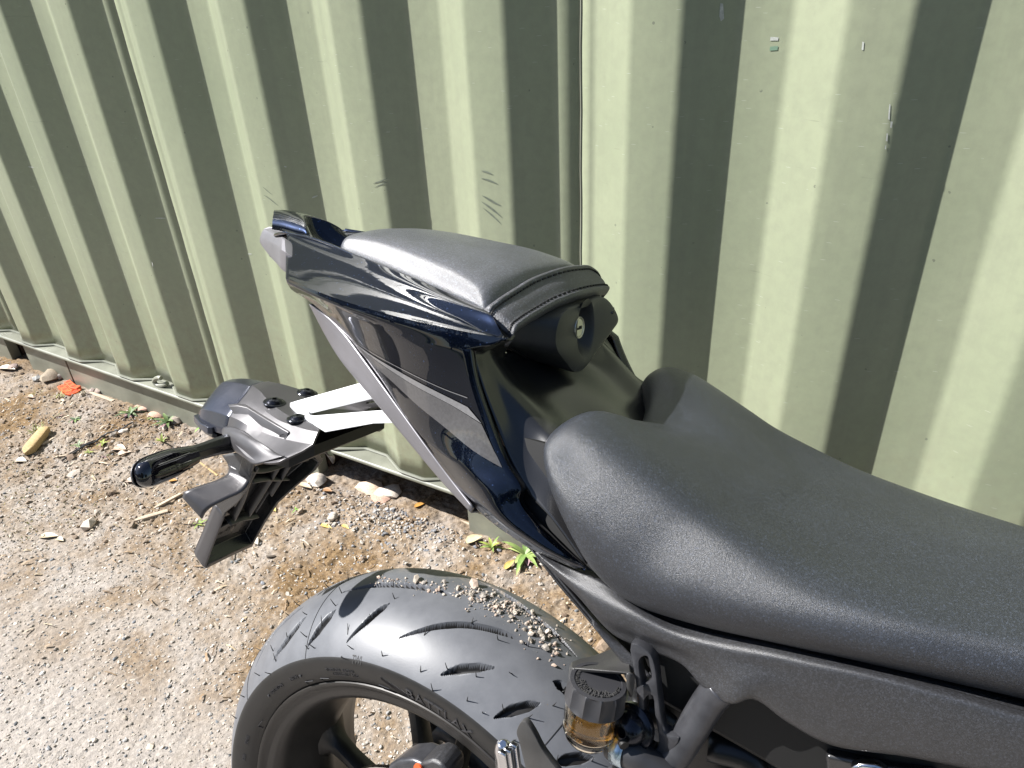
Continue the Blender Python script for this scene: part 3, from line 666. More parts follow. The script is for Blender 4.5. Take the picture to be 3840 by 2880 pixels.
# strap across its front end: a raised band with rolled edges
up_e = [(0.0557,0.11,0.9558), (0.0564,0.1035,0.9573), (0.0584,0.09,0.9628), (0.059,0.068,0.9685), (0.059,0.04,0.9745), (0.0636,0,0.9803), (0.0613,-0.045,0.9796), (0.0578,-0.078,0.9761), (0.0607,-0.092,0.9697), (0.0664,-0.098,0.9627)]
lo_e = [(0.0812,0.107,0.9421), (0.0813,0.1,0.9445), (0.0818,0.086,0.9483), (0.0816,0.064,0.952), (0.0825,0.036,0.9568), (0.0847,0,0.9602), (0.0816,-0.045,0.9593), (0.0789,-0.075,0.9574), (0.0776,-0.088,0.9564), (0.0754,-0.096,0.9556)]
up_e = cr(np.array(up_e), 5); lo_e = cr(np.array(lo_e), 5)
nrm_ = np.array((0.62, 0.10, 0.78))
G = np.stack([up_e * (1 - f) + lo_e * f + nrm_ * (q + 0.0035) for f, q in ((-0.05, -0.005), (-0.02, 0.0002), (0.02, 0.0024), (0.09, 0.0032), (0.18, 0.0014), (0.5, 0.0022), (0.82, 0.0014), (0.92, 0.0030), (0.99, 0.0018), (1.02, -0.001), (1.03, -0.007))], 1)
G = np.stack([cr(G[i], 3) for i in range(len(G))], 0)
for i_ in range(6):
    G[i_] += np.array((-0.001, -0.0035, -0.0065)) * (1 - i_ / 6) ** 1.5
    G[-1 - i_] += np.array((-0.001, 0.004, -0.004)) * (1 - i_ / 6) ** 1.5
strap = MB().net(G).build('pad_strap', M['vinyl_coarse'], bike, angle=0, solid=0.003)
for jj_ in (12, 18):
    mb = MB(); n = len(G)
    for k in range(1, n - 1, 1):
        jj = jj_; p = np.array(L(G[k][jj])); q = np.array(L(G[min(n - 1, k + 1)][jj])); q = p + (q - p) * 0.62
        up = np.array([0.35, 0, 0.94]) * 0.0006
        mb.tube([p + up, (p + q) / 2 + up * 1.5, q + up], 0.0008, n=5, k=0, conv=lambda z: z)
    mb.build('stitching', M['thread'], strap)
# --- lock block below the strap
face = [(0.0898,0.028,0.9533), (0.0879,-0.015,0.9544), (0.0873,-0.058,0.9554), (0.0927,-0.066,0.9488), (0.0999,-0.07,0.9351), (0.0993,-0.06,0.9261), (0.0976,-0.032,0.9107), (0.097,-0.006,0.8981), (0.0944,0.006,0.8979), (0.0931,0.024,0.9099), (0.0922,0.04,0.9218), (0.0904,0.043,0.9318), (0.0907,0.041,0.9462)]
face = cr_closed(np.array(face), 4); fcen = np.array((0.0922,-0.012,0.9316))
fcen[0] = face[:, 0].mean()
def grow(k_, da, dh=0.0): return fcen + (face - fcen) * k_ + np.array((da, 0, dh))
back = grow(1.0, -0.060); back[:, 1] = np.where(back[:, 1] > -0.012, (back[:, 1] + 0.012) * 1.75 - 0.012, (back[:, 1] + 0.012) * 1.5 - 0.012); back[:, 2] += 0.010
mid_ = grow(1.0, -0.030); mid_[:, 1] = np.where(mid_[:, 1] > -0.012, (mid_[:, 1] + 0.012) * 1.42 - 0.012, (mid_[:, 1] + 0.012) * 1.25 - 0.012); mid_[:, 2] += 0.003
rows = [back, mid_, grow(1.035, -0.004), grow(1.012, 0.0), grow(0.95, 0.0006), grow(0.90, 0.0008)]
wcen = np.array((0.0897,-0.0095,0.9336)); 
ANG = [math.atan2(q[2] - fcen[2], q[1] - fcen[1]) for q in face]
def well(r, da, db=0.0): return np.array([(fcen[0] + da + (fcen[2] - (wcen[2] + r * 1.12 * math.sin(t))) * 0.10, wcen[1] + db + r * 0.80 * math.cos(t), wcen[2] + r * 1.12 * math.sin(t)) for t in ANG])
rows += [well(0.0240, 0.0010), well(0.0225, 0.0002), well(0.0205, -0.003), well(0.0170, -0.011, 0.001), well(0.0150, -0.0145, 0.002), well(0.0005, -0.0145, 0.002)]
lock = MB().net(rows, closed_v=True).build('lock_block', M['plastic'], bike, angle=50)
mb = MB(); ax = (0.995, 0, 0.10)
kc = tuple(np.array((0.0921,0.0045,0.936)) - np.array((0.0045, 0, 0)))
mb.lathe([(0.0098, -0.01), (0.0098, 0.0055), (0.0092, 0.0065), (0.0086, 0.0062), (0.0082, 0.005), (0.0078, 0.0058), (0.0, 0.0060)], kc, ax, 28, cap=False)
kb = mb.build('key_barrel', M['key'], lock, angle=40)
mb = MB(); kk = (kc[0] + 0.0061, kc[1], kc[2]); mb.box(L(kk), (0.0006, 0.0085, 0.0018)); mb.box(L((kk[0], kk[1] - 0.0015, kk[2] + 0.0012)), (0.0006, 0.0045, 0.0016))
mb.build('key_slot', M['thread'], lock, bevel=0)
mb = MB(); Pp = [mid_[i] * 0.75 + back[i] * 0.25 + np.array((0, 0.0008, -0.0004)) for i in range(len(face) - 2, len(face) - 26, -3)]
mb.tube(Pp, 0.0011, n=6, k=6); mb.build('lock_seam', M['thread'], lock)

# --- black saddle-shaped panel between the pads
e_n = [(0.0868,0.119,0.9443), (0.0708,0.1175,0.9363), (0.0568,0.1165,0.9283), (0.0647,0.1172,0.9066), (0.0808,0.1182,0.8788), (0.1003,0.12,0.8492), (0.1191,0.123,0.8305), (0.142,0.128,0.8192), (0.1754,0.133,0.7948)]
c_n = [(0.0817,0.1,0.9434), (0.0673,0.097,0.9326), (0.0564,0.094,0.9254), (0.0659,0.094,0.91), (0.0853,0.094,0.8921), (0.1101,0.095,0.8746), (0.1269,0.1,0.8663), (0.1482,0.11,0.837), (0.1788,0.124,0.8077)]
m_n = [(0.052,0.06,0.915),(0.052,0.058,0.910),(0.056,0.056,0.905),(0.072,0.055,0.893),(0.094,0.054,0.880),(0.120,0.052,0.866),(0.150,0.055,0.850),(0.170,0.07,0.830),(0.20,0.09,0.790)]
z_n = [(0.050,0.0,0.915),(0.052,0.0,0.908),(0.058,0.0,0.902),(0.080,0.0,0.892),(0.104,0.0,0.880),(0.132,0.0,0.866),(0.162,0.0,0.852),(0.185,0.0,0.83),(0.21,0.0,0.790)]
rows = [[e_n[i], tuple(np.array(e_n[i]) * 0.5 + np.array(c_n[i]) * 0.5 + np.array((0, -0.0005, -0.002))), c_n[i], m_n[i], z_n[i]] for i in range(9)]
tuck = lambda p: p[1] * (1 - 0.48 * min(1, max(0, (p[2] - 0.900) / 0.03)))
rows = [list(r) + [(p[0] + 0.09 * abs(p[1]), -tuck(p), p[2]) for p in r[-2::-1]] for r in rows]
MB().patch(rows, 7, 6).build('saddle_panel', M['plastic_satin'], bike, angle=0, solid=0.002)

# --- rider seat
bd = [(0.160,0,0.853),(0.150,0.04,0.857),(0.132,0.082,0.860),(0.130,0.114,0.857),(0.141,0.133,0.848),(0.162,0.1435,0.826),(0.184,0.1425,0.800),(0.212,0.1365,0.782),(0.254,0.135,0.782),(0.307,0.1295,0.787),(0.36,0.118,0.789),(0.42,0.102,0.789),(0.50,0.082,0.79),(0.62,0.065,0.80)]
i1 = [(0.160,0,0.862),(0.148,0.042,0.868),(0.128,0.086,0.876),(0.127,0.119,0.873),(0.140,0.139,0.865),(0.163,0.150,0.845),(0.191,0.1515,0.822),(0.216,0.150,0.807),(0.256,0.148,0.805),(0.308,0.142,0.808),(0.36,0.130,0.808),(0.42,0.113,0.808),(0.50,0.092,0.81),(0.62,0.075,0.82)]
i2 = [(0.166,0,0.8665),(0.155,0.040,0.877),(0.139,0.086,0.8895),(0.140,0.114,0.887),(0.152,0.132,0.880),(0.174,0.142,0.864),(0.200,0.1455,0.845),(0.229,0.1435,0.832),(0.264,0.142,0.827),(0.312,0.136,0.824),(0.362,0.124,0.823),(0.42,0.107,0.823),(0.50,0.087,0.826),(0.62,0.070,0.84)]
i3 = [(0.176,0,0.868),(0.170,0.036,0.8775),(0.152,0.080,0.893),(0.156,0.098,0.8925),(0.171,0.112,0.887),(0.194,0.119,0.876),(0.221,0.122,0.863),(0.246,0.122,0.852),(0.276,0.122,0.843),(0.318,0.117,0.834),(0.365,0.106,0.829),(0.42,0.091,0.828),(0.50,0.073,0.832),(0.62,0.058,0.848)]
i4 = [(0.186,0,0.8675),(0.188,0.024,0.871),(0.190,0.046,0.876),(0.201,0.055,0.875),(0.216,0.061,0.870),(0.234,0.066,0.863),(0.256,0.068,0.854),(0.277,0.068,0.846),(0.302,0.068,0.840),(0.336,0.066,0.834),(0.376,0.060,0.8315),(0.425,0.051,0.8325),(0.50,0.041,0.840),(0.62,0.033,0.858)]
i5 = [(0.196,0,0.867),(0.204,0.0,0.867),(0.216,0.0,0.865),(0.230,0.0,0.862),(0.245,0.0,0.858),(0.262,0.0,0.853),(0.281,0.0,0.848),(0.301,0.0,0.842),(0.324,0.0,0.838),(0.352,0.0,0.835),(0.387,0.0,0.834),(0.43,0.0,0.836),(0.50,0.0,0.844),(0.62,0.0,0.862)]
und = [(p[0] + 0.012, max(0, p[1] - 0.02), p[2] - 0.004) for p in bd]
half = list(zip(und, bd, i1, i2, i3, i4, i5))
rows = [list(r) + [(p[0], -p[1], p[2]) for p in r[-2::-1]] for r in half]
seat = MB().patch(rows, 8, 6).build('rider_seat', M['vinyl'], bike, angle=0)
# dark base and frame body below the seat
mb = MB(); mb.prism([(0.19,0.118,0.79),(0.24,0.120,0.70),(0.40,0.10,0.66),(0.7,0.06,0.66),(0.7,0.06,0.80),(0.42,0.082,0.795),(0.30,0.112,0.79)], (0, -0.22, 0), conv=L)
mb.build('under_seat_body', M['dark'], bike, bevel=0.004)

# --- charcoal side cover under the seat
top = [(0.1313,0.1265,0.7911), (0.1548,0.129,0.787), (0.1851,0.1305,0.7865), (0.2085,0.1305,0.7807), (0.2379,0.129,0.7737), (0.2614,0.128,0.776), (0.2819,0.1265,0.7791), (0.3046,0.1245,0.7828), (0.3295,0.1215,0.7846), (0.3578,0.117,0.7853), (0.3915,0.111,0.7859), (0.4448,0.099,0.7834), (0.5037,0.085,0.7817)]
t1 = [(0.1348,0.131,0.7902), (0.1617,0.136,0.7831), (0.191,0.139,0.7771), (0.2163,0.1395,0.7759), (0.2445,0.138,0.7725), (0.2659,0.137,0.7737), (0.2861,0.1355,0.7765), (0.3075,0.1335,0.7801), (0.3318,0.1305,0.783), (0.359,0.126,0.7858), (0.3921,0.12,0.7864), (0.4438,0.108,0.7841), (0.5016,0.094,0.7825)]
t2 = [(0.1375,0.1325,0.7888), (0.1667,0.137,0.7785), (0.1956,0.1395,0.7652), (0.2217,0.14,0.7647), (0.2485,0.139,0.7652), (0.2698,0.138,0.7665), (0.2896,0.137,0.7674), (0.3101,0.1345,0.7713), (0.334,0.132,0.775), (0.3614,0.1275,0.7781), (0.3943,0.1215,0.7797), (0.4452,0.11,0.7777), (0.5029,0.096,0.7763)]
t3 = [(0.1384,0.131,0.786), (0.169,0.134,0.7723), (0.1998,0.135,0.7553), (0.2237,0.136,0.7562), (0.2509,0.135,0.7564), (0.2712,0.136,0.7523), (0.2918,0.14,0.7542), (0.3089,0.1365,0.7593), (0.3334,0.132,0.7571), (0.3626,0.1275,0.7559), (0.3982,0.1215,0.7593), (0.449,0.11,0.7622), (0.5069,0.096,0.7614)]
t4 = [(0.1383,0.128,0.7824), (0.1701,0.131,0.7685), (0.2034,0.132,0.7485), (0.2256,0.133,0.748), (0.2536,0.132,0.7469), (0.2702,0.134,0.738), (0.2905,0.139,0.7378), (0.3027,0.135,0.7449), (0.3254,0.1295,0.7344), (0.3517,0.124,0.7269), (0.3971,0.1175,0.7368), (0.4543,0.106,0.7422), (0.5128,0.092,0.7421)]
t5 = [(p[0] + 0.003, p[1] - 0.018, p[2] + 0.002) for p in t4]
cover = MB().patch([top, t1, t2, t3, t4, t5], 6, 6).build('side_cover', M['plastic_grey'], bike, angle=0, solid=0.002)
MB().patch([[(p[0], p[1] - 0.0, p[2]) for p in top], [(p[0], p[1] - 0.014, p[2] - 0.003) for p in top], [(p[0], p[1] - 0.03, p[2] - 0.03) for p in top]], 3, 6).build('side_cover_flange', M['plastic_grey'], bike, angle=40)
# lower inner strip of the tail running down to the bracket
sA = [(0.1268,0.128,0.7908), (0.1551,0.13,0.7714), (0.1815,0.13,0.7529), (0.2071,0.129,0.7332), (0.2282,0.128,0.7161)]
sB = [(0.1328,0.125,0.7836), (0.1642,0.126,0.7646), (0.1949,0.126,0.7428), (0.2173,0.126,0.7339), (0.2337,0.126,0.7238)]
sA2 = [(p[0], p[1] - 0.03, p[2] - 0.002) for p in sA]
MB().patch([sA2, sA, sB], 5, 6).build('inner_cover', M['plastic_grey'], bike, angle=40, solid=0.002)

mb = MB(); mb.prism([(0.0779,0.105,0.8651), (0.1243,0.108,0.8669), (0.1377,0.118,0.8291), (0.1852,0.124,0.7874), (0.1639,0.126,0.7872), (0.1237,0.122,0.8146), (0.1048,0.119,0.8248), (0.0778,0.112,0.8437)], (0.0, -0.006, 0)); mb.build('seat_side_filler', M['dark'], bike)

# ------------------------------------------------------------------ rear wheel
AX = np.array([0.0, 0.0, 0.315])
wheel = empty('rear_wheel', (0, 0, 0.315)); wheel.parent = bike
def arc_r(b): return 0.3155 - (0.105 - np.sqrt(np.maximum(0.105 ** 2 - b ** 2, 1e-9)))
SLITS = [   # (angle, lateral) lines read on the tread, with half widths
    ([(136,0.07992), (130.5,0.06753), (126.4,0.05249)], 0.0050),
    ([(122.1,0.08078), (119.1,0.06743), (116.6,0.05244)], 0.0052),
    ([(109.6,0.07915), (106.3,0.06313), (104.4,0.05017), (103.2,0.04119)], 0.0036),
    ([(96.75,0.06816), (93.93,0.05972), (90.31,0.0479), (86.05,0.03575), (81.51,0.02625), (77.68,0.0202), (74.07,0.01851)], 0.0035),
    ([(84.99,0.07889), (82.64,0.07128), (79.96,0.06353), (76.59,0.05412)], 0.0036),
    ([(71.7,0.08118), (70.13,0.07275), (68.36,0.0637), (66.51,0.05331)], 0.0042),
    ([(117.9,0.02824), (113.6,0.02308), (108.2,0.01768), (103.2,0.01433), (97.34,0.01065), (91.59,0.007844)], 0.0046),
    ([(147.2,0.06905), (142.5,0.04875), (136.3,0.03796), (131.1,0.03175)], 0.0044),
    ([(128.6,0.01773), (127.4,-0.0007479), (123.6,-0.006545)], 0.0042),
    ([(92.63,-0.0423), (87.13,-0.0383), (79.59,-0.02747), (72.97,-0.01997), (66.74,-0.0122)], 0.0046),
    ([(67.08,0.03097), (65.4,0.0289), (62.96,0.02789)], 0.0049),
    ([(58.3,0.07485), (56.87,0.06623), (54.06,0.05184)], 0.0044),
]
def build_tyre():
    nb = 230
    th = np.concatenate([np.linspace(math.radians(12), math.radians(205), 1450, endpoint=False), np.linspace(math.radians(205), math.radians(372), 130, endpoint=False)]); nth = len(th); b = np.linspace(-0.0885, 0.0885, nb)
    TH, B_ = np.meshgrid(th, b, indexing='ij'); Rr = arc_r(B_)
    depth = np.zeros_like(TH)
    for pts, hw in SLITS:
        P = np.array([(math.radians(p[0]), p[1]) for p in pts])
        P = cr(P, 6) if len(P) > 2 else P
        for turn in (0,):
            d = np.full(TH.shape, 9.0)
            for i in range(len(P) - 1):
                r0 = arc_r((P[i][1] + P[i + 1][1]) / 2)
                a = np.array([P[i][0] * r0, P[i][1] * 1.18]); c = np.array([P[i + 1][0] * r0, P[i + 1][1] * 1.18])
                t0 = (TH - turn + np.pi) % (2 * np.pi) - np.pi
                t0 = np.where(t0 < -1.2, t0 + 2 * np.pi, t0)
                q = np.stack([t0 * r0, B_ * 1.18], -1); u = c - a
                tt = np.clip(((q - a) @ u) / (u @ u), 0, 1)
                f = (i + tt) / (len(P) - 1); w = hw * np.minimum(1, np.minimum(f * 2.3, (1 - f) * 3.6) + 0.10)
                dist = np.linalg.norm(q - a - tt[..., None] * u, axis=-1)
                d = np.minimum(d, dist / np.maximum(w, 1e-5))
            depth = np.maximum(depth, 0.0075 * np.clip((1.12 - d) / 0.34, 0, 1))
    Rr = Rr - depth
    # sidewalls down to the bead
    side = [(0.0893, 0.2655), (0.0898, 0.2625), (0.0893, 0.2585), (0.0880, 0.2515), (0.0855, 0.2445), (0.0815, 0.2375), (0.0775, 0.2335), (0.0735, 0.2290)]
    cols_b = [-s[0] for s in side[::-1]] + list(b) + [s[0] for s in side]
    k = len(side)
    full_r = np.concatenate([np.tile([s[1] for s in side[::-1]], (nth, 1)), Rr, np.tile([s[1] for s in side], (nth, 1))], 1)
    full_b = np.tile(cols_b, (nth, 1))
    X = full_r * np.cos(th)[:, None]; Z = full_r * np.sin(th)[:, None]
    V = np.stack([X, -full_b, Z], -1).reshape(-1, 3); n, m = nth, full_b.shape[1]
    i = (np.arange(n)[:, None] * m + np.arange(m - 1)[None, :]).ravel(); j = (((np.arange(n) + 1) % n)[:, None] * m + np.arange(m - 1)[None, :]).ravel()
    F = np.stack([i, i + 1, j + 1, j], 1)
    me = bpy.data.meshes.new('tyre'); me.vertices.add(len(V)); me.vertices.foreach_set('co', V.ravel())
    me.loops.add(len(F) * 4); me.loops.foreach_set('vertex_index', F.ravel().astype(np.int32))
    me.polygons.add(len(F)); me.polygons.foreach_set('loop_start', np.arange(0, len(F) * 4, 4, dtype=np.int32))
    me.polygons.foreach_set('use_smooth', np.ones(len(F), bool)); me.update(calc_edges=True)
    o = link('tyre', me, M['rubber'], wheel); me.materials.append(M['sidewall'])
    jj = np.tile(np.arange(m - 1), n); dd = np.concatenate([np.zeros((nth, k)), depth, np.zeros((nth, k))], 1); deep = (dd[:, :-1] > 0.0022).ravel()
    mi = ((jj < k) | (jj >= m - 1 - k) | deep).astype(np.int32)
    me.polygons.foreach_set('material_index', mi); me.set_sharp_from_angle(angle=math.radians(40))
    return o
tyre = build_tyre()
def tp(ang, b, dr=0.0):
    """point on the tread, wheel space (ahead, right, up)"""
    r = float(arc_r(np.array(b))) + dr; a = math.radians(ang); return (r * math.cos(a), b, r * math.sin(a))
# mould whiskers and parting lines
mb = MB()
for a, b_ in [(118.2,0.02966), (102.7,0.03521), (117.3,0.04727), (105.1,0.06016), (110,0.07414), (105.4,0.01825), (85.3,0.03118), (92.03,0.05994), (126.5,0.04977), (131.6,0.06705), (118.9,0.06676), (123.1,0.07406), (110.4,0.0881), (137.2,0.07237), (137.5,0.08837), (84.26,0.07374), (78.64,0.06762), (73.58,0.04984), (79.26,0.03177), (74.19,0.01909), (85.06,0.08839), (70.76,0.07452), (64.69,0.04778), (66.79,0.0674), (64.87,0.03268), (58.07,0.0733), (53.93,0.05439), (128.3,-0.0001788), (135,0.02014), (138,0.02804), (147.6,0.05071), (78,-0.04812), (91.71,-0.05229)]:
    p = np.array(tp(a, b_, -0.0002)); nrm = np.array(tp(a, b_, 0.01)) - np.array(tp(a, b_, 0)); nrm /= np.linalg.norm(nrm)
    l = rng.uniform(0.005, 0.011); tilt = np.array([rng.normal(0, .45), rng.normal(0.2, .4), rng.normal(0, .3)])
    d = nrm + tilt; d /= np.linalg.norm(d)
    mb.tube([p, p + d * l * 0.5, p + d * l + np.array([0, 0, 0.001])], [0.0006, 0.0005, 0.0003], n=5, k=2)
for ang in list(range(28, 200, 9)):
    for b_ in (0.083, -0.083, 0.0):
        if b_ == 0.0 and rng.random() < 0.5: continue
        p = np.array(tp(ang + rng.normal(0, 2), b_)); d = np.array([p[0] / 0.3, b_ * 4, p[2] / 0.3]) + rng.normal(0, 0.25, 3); d /= np.linalg.norm(d); l = rng.uniform(0.005, 0.010)
        mb.tube([p, p + d * l * .5, p + d * l], [0.0006, 0.0005, 0.0003], n=5, k=0)
mb.build('rubber_whiskers', M['sidewall'], wheel, angle=0)['kind'] = 'stuff'
for ang in (61.5, 122.5, 152):
    mb = MB(); mb.tube([tp(ang + math.copysign(1, 90 - ang) * 0.05 * t, 0.002 + 0.0865 * t, 0.0002) for t in np.linspace(0, 1, 24)], 0.00045, n=5, k=0)
    mb.build('mould_line', M['sidewall'], wheel)
# raised lettering on the sidewall
def side_text(s, size, ang, r, depth=0.0008, flip=False):
    V, F = text_mesh(s, size, depth); out = []
    rs = np.array([0.2290, 0.2335, 0.2375, 0.2445, 0.2515, 0.2585, 0.2655]); bs = np.array([0.0735, 0.0775, 0.0815, 0.0855, 0.0880, 0.0893, 0.0893])
    for x, y, z in V:
        rr = r + y; a = math.radians(ang) - x / r
        out.append((rr * math.cos(a), float(np.interp(rr, rs, bs)) + max(z, -0.0003), rr * math.sin(a)))
    return out, F
mb = MB()
v, f = side_text('BATTLAX', 0.0185, 83, 0.2465, 0.0012); mb.add([L(p) for p in v], f)
mb.build('raised_brand', M['hose'], wheel, angle=20, merge=0)
mb = MB()
for s, size, ang, r in (('TUBELESS  RADIAL', 0.0052, 112, 0.2520), ('180/55ZR17  M/C', 0.0052, 111, 0.2462), ('NEW', 0.0068, 130, 0.2500), ('ROTATION', 0.0055, 139, 0.2495), ('R2901', 0.0058, 165, 0.2480), ('1088', 0.0055, 172, 0.2480)):
    v, f = side_text(s, size, ang, r, 0.0006); mb.add([L(p) for p in v], f)
for ang, r in ((127.2, 0.2500), (143.6, 0.2495)):
    a = math.radians(ang); mb.lathe([(0.0017, -0.001), (0.0017, 0.0004), (0.0, 0.0013)], (r * math.cos(a), 0.0880, r * math.sin(a)), (0, 1, 0), 12)
for ang in (121.5, 128, 158, 101):
    a0 = math.radians(ang); q = lambda a, r: (r * math.cos(a), float(np.interp(r, [0.2335, 0.2375, 0.2445, 0.2515], [0.0775, 0.0815, 0.0855, 0.0880])) + 0.0006, r * math.sin(a))
    mb.tube([q(a0, 0.236), q(a0, 0.2405), q(a0 - 0.004, 0.2412), q(a0 - 0.055, 0.2395)], 0.0005, n=5, k=0)
mb.build('raised_small_print', M['hose'], wheel, angle=20, merge=0)['kind'] = 'stuff'
mb = MB()   # hatched wedge before the brand
for i in range(26):
    a = math.radians(99.0 - i * 0.34); h0 = 0.2475 - 0.0002 * i; h1 = 0.2555 - 0.0005 * i
    p = lambda r: (r * math.cos(a), float(np.interp(r, [0.2335, 0.2375, 0.2445, 0.2515, 0.2585], [0.0775, 0.0815, 0.0855, 0.0880, 0.0893])) + 0.0003, r * math.sin(a))
    mb.tube([p(max(0.238, h1 - 0.004 - 0.00034 * i * 1.2)), p(h1)], 0.0004, n=4, k=0)
mb.build('hatching', M['hose'], wheel)
# wear-mark letters on the tread edge
V_, F_ = text_mesh('TWI', 0.0075, 0.0004)
tw = (105.6,0.08899); mb = MB(); mb.add([L(tp(tw[0] - math.degrees(x / 0.285), tw[1] - y * 0.9, max(z, 0))) for x, y, z in V_], F_); mb.build('raised_wear_mark', M['sidewall'], wheel, angle=20, merge=0)

# rim: flange, well, spokes, hub, disc
mb = MB()
half = [(0.0735, 0.2300), (0.0770, 0.2325), (0.0790, 0.2335), (0.0800, 0.2325), (0.0795, 0.2295), (0.0770, 0.2265), (0.0745, 0.2225), (0.0735, 0.2150), (0.0690, 0.2085), (0.055, 0.2045), (0.030, 0.1985), (0.010, 0.1900), (0.0, 0.1880)]
prof = half + [(-b_, r) for b_, r in half[-2::-1]]
mb.lathe([(r, b_) for b_, r in prof], (0, 0, 0), (0, 1, 0), 128, cap=False)
mb.build('rim', M['wheel'], wheel, angle=45, solid=0.004)
mb = MB()
for a in (171, 110, 84, 38, 12, -34, -60, -106, -132, -161):
    t = math.radians(a); u = np.array([math.cos(t), 0, math.sin(t)]); w = np.array([-math.sin(t), 0, math.cos(t)]); R_ = np.array([0, 1.0, 0])
    rows = []
    for r, hw, hb, b0 in ((0.040, 0.018, 0.018, 0.012), (0.070, 0.012, 0.014, 0.012), (0.115, 0.0090, 0.0115, 0.008), (0.155, 0.0092, 0.0105, 0.003), (0.176, 0.0130, 0.012, 0.0), (0.190, 0.030, 0.017, -0.002), (0.195, 0.040, 0.019, -0.002)):
        ring = []
        for sx, sy in ((-1, -.55), (-.72, -1), (.72, -1), (1, -.55), (1, .45), (.55, 1), (0, 1.1), (-.55, 1), (-1, .45)):
            ring.append(u * r + w * hw * sx + R_ * (b0 + hb * sy))
        rows.append(ring)
    G = grid_pts(rows, 4, 0); mb.net(G, closed_v=True)
mb.build('spokes', M['wheel'], wheel, angle=40)
mb = MB(); mb.lathe([(0.0, -0.05), (0.045, -0.05), (0.052, -0.03), (0.056, 0.0), (0.052, 0.03), (0.045, 0.05), (0.030, 0.054), (0.0, 0.054)], (0, 0, 0), (0, 1, 0), 48, cap=False); mb.build('hub', M['wheel'], wheel, angle=35)
mb = MB(); mb.lathe([(0.085, 0.058), (0.1225, 0.058), (0.1225, 0.063), (0.085, 0.063), (0.085, 0.058)], (0, 0, 0), (0, 1, 0), 72, cap=False); mb.build('brake_disc', M['chrome'], wheel, angle=30)

# ------------------------------------------------------------------ number plate holder, tail light unit, indicator
# top cover: three lofted rings of facets from the rear seam to the front edge
cv = []
SEC = [  # stations rear to front: half section from centre to skirt
 [(-0.309,0.0,0.796),(-0.309,0.012,0.795),(-0.305,0.0235,0.7885),(-0.303,0.038,0.7795),(-0.302,0.050,0.768),(-0.303,0.054,0.752),(-0.306,0.0535,0.742)],
 [(-0.290,0.0,0.7955),(-0.289,0.018,0.794),(-0.286,0.031,0.787),(-0.285,0.043,0.778),(-0.284,0.053,0.769),(-0.286,0.058,0.755),(-0.289,0.062,0.749)],
 [(-0.262,0.0,0.7905),(-0.262,0.028,0.7895),(-0.256,0.0395,0.783),(-0.255,0.0485,0.7755),(-0.254,0.056,0.767),(-0.256,0.064,0.7585),(-0.262,0.074,0.7495)],
 [(-0.232,0.0,0.787),(-0.232,0.036,0.7865),(-0.226,0.047,0.7815),(-0.225,0.0535,0.775),(-0.223,0.0595,0.768),(-0.224,0.0695,0.760),(-0.230,0.084,0.7475)],
 [(-0.205,0.0,0.787),(-0.205,0.042,0.787),(-0.200,0.051,0.783),(-0.199,0.0555,0.777),(-0.197,0.061,0.7705),(-0.199,0.0715,0.763),(-0.206,0.087,0.7505)],
 [(-0.185,0.0,0.788),(-0.184,0.045,0.7885),(-0.179,0.053,0.7845),(-0.177,0.0575,0.7795),(-0.175,0.0625,0.7735),(-0.178,0.072,0.7665),(-0.186,0.086,0.7565)],
 [(-0.168,0.0,0.789),(-0.166,0.046,0.790),(-0.163,0.0535,0.7865),(-0.162,0.0585,0.7815),(-0.161,0.063,0.776),(-0.168,0.070,0.769),(-0.180,0.081,0.7605)]]
rows = half_rows([s[::-1] for s in SEC])
holder = MB().net(grid_pts(rows, 5, 0)).build('plate_holder', M['silver'], bike, angle=16, solid=0.0025, bevel=0.0016, seg=3, blim=10)
tag(holder, 'silver grey number plate holder below the tail')
# raised wedge rib and its pocket on the flank
mb = MB()
wr = [(-0.3094,0.044,0.7775), (-0.2885,0.04,0.7821), (-0.2466,0.047,0.7783), (-0.204,0.0545,0.7762), (-0.2015,0.0615,0.7669), (-0.2154,0.06,0.7654), (-0.2583,0.0555,0.7674), (-0.287,0.0535,0.7663)]
mb.net([[(-0.3137,0.0425,0.7776), (-0.2998,0.0412,0.7818), (-0.2881,0.0396,0.7833), (-0.2448,0.0472,0.7801), (-0.2018,0.0552,0.7775)],
        [(-0.309,0.045,0.7766), (-0.2956,0.044,0.7808), (-0.2816,0.0432,0.7817), (-0.2422,0.0502,0.7789), (-0.202,0.057,0.7764)],
        [(-0.2967,0.048,0.7705), (-0.2856,0.048,0.7722), (-0.2701,0.0492,0.7706), (-0.242,0.0545,0.7702), (-0.2126,0.0592,0.7698)],
        [(-0.2913,0.05,0.7643), (-0.2796,0.0505,0.7663), (-0.2639,0.052,0.7661), (-0.2396,0.056,0.7651), (-0.2159,0.0595,0.7651)]])
mb.prism([(-0.2014,0.0556,0.7778), (-0.2016,0.0574,0.7769), (-0.2119,0.0598,0.7705), (-0.2158,0.06,0.7651), (-0.2022,0.0615,0.7663)], (0.003, 0.0, -0.004))
mb.build('wedge_rib', M['silver'], holder, angle=25, solid=0.0015, bevel=0.0015, seg=3)
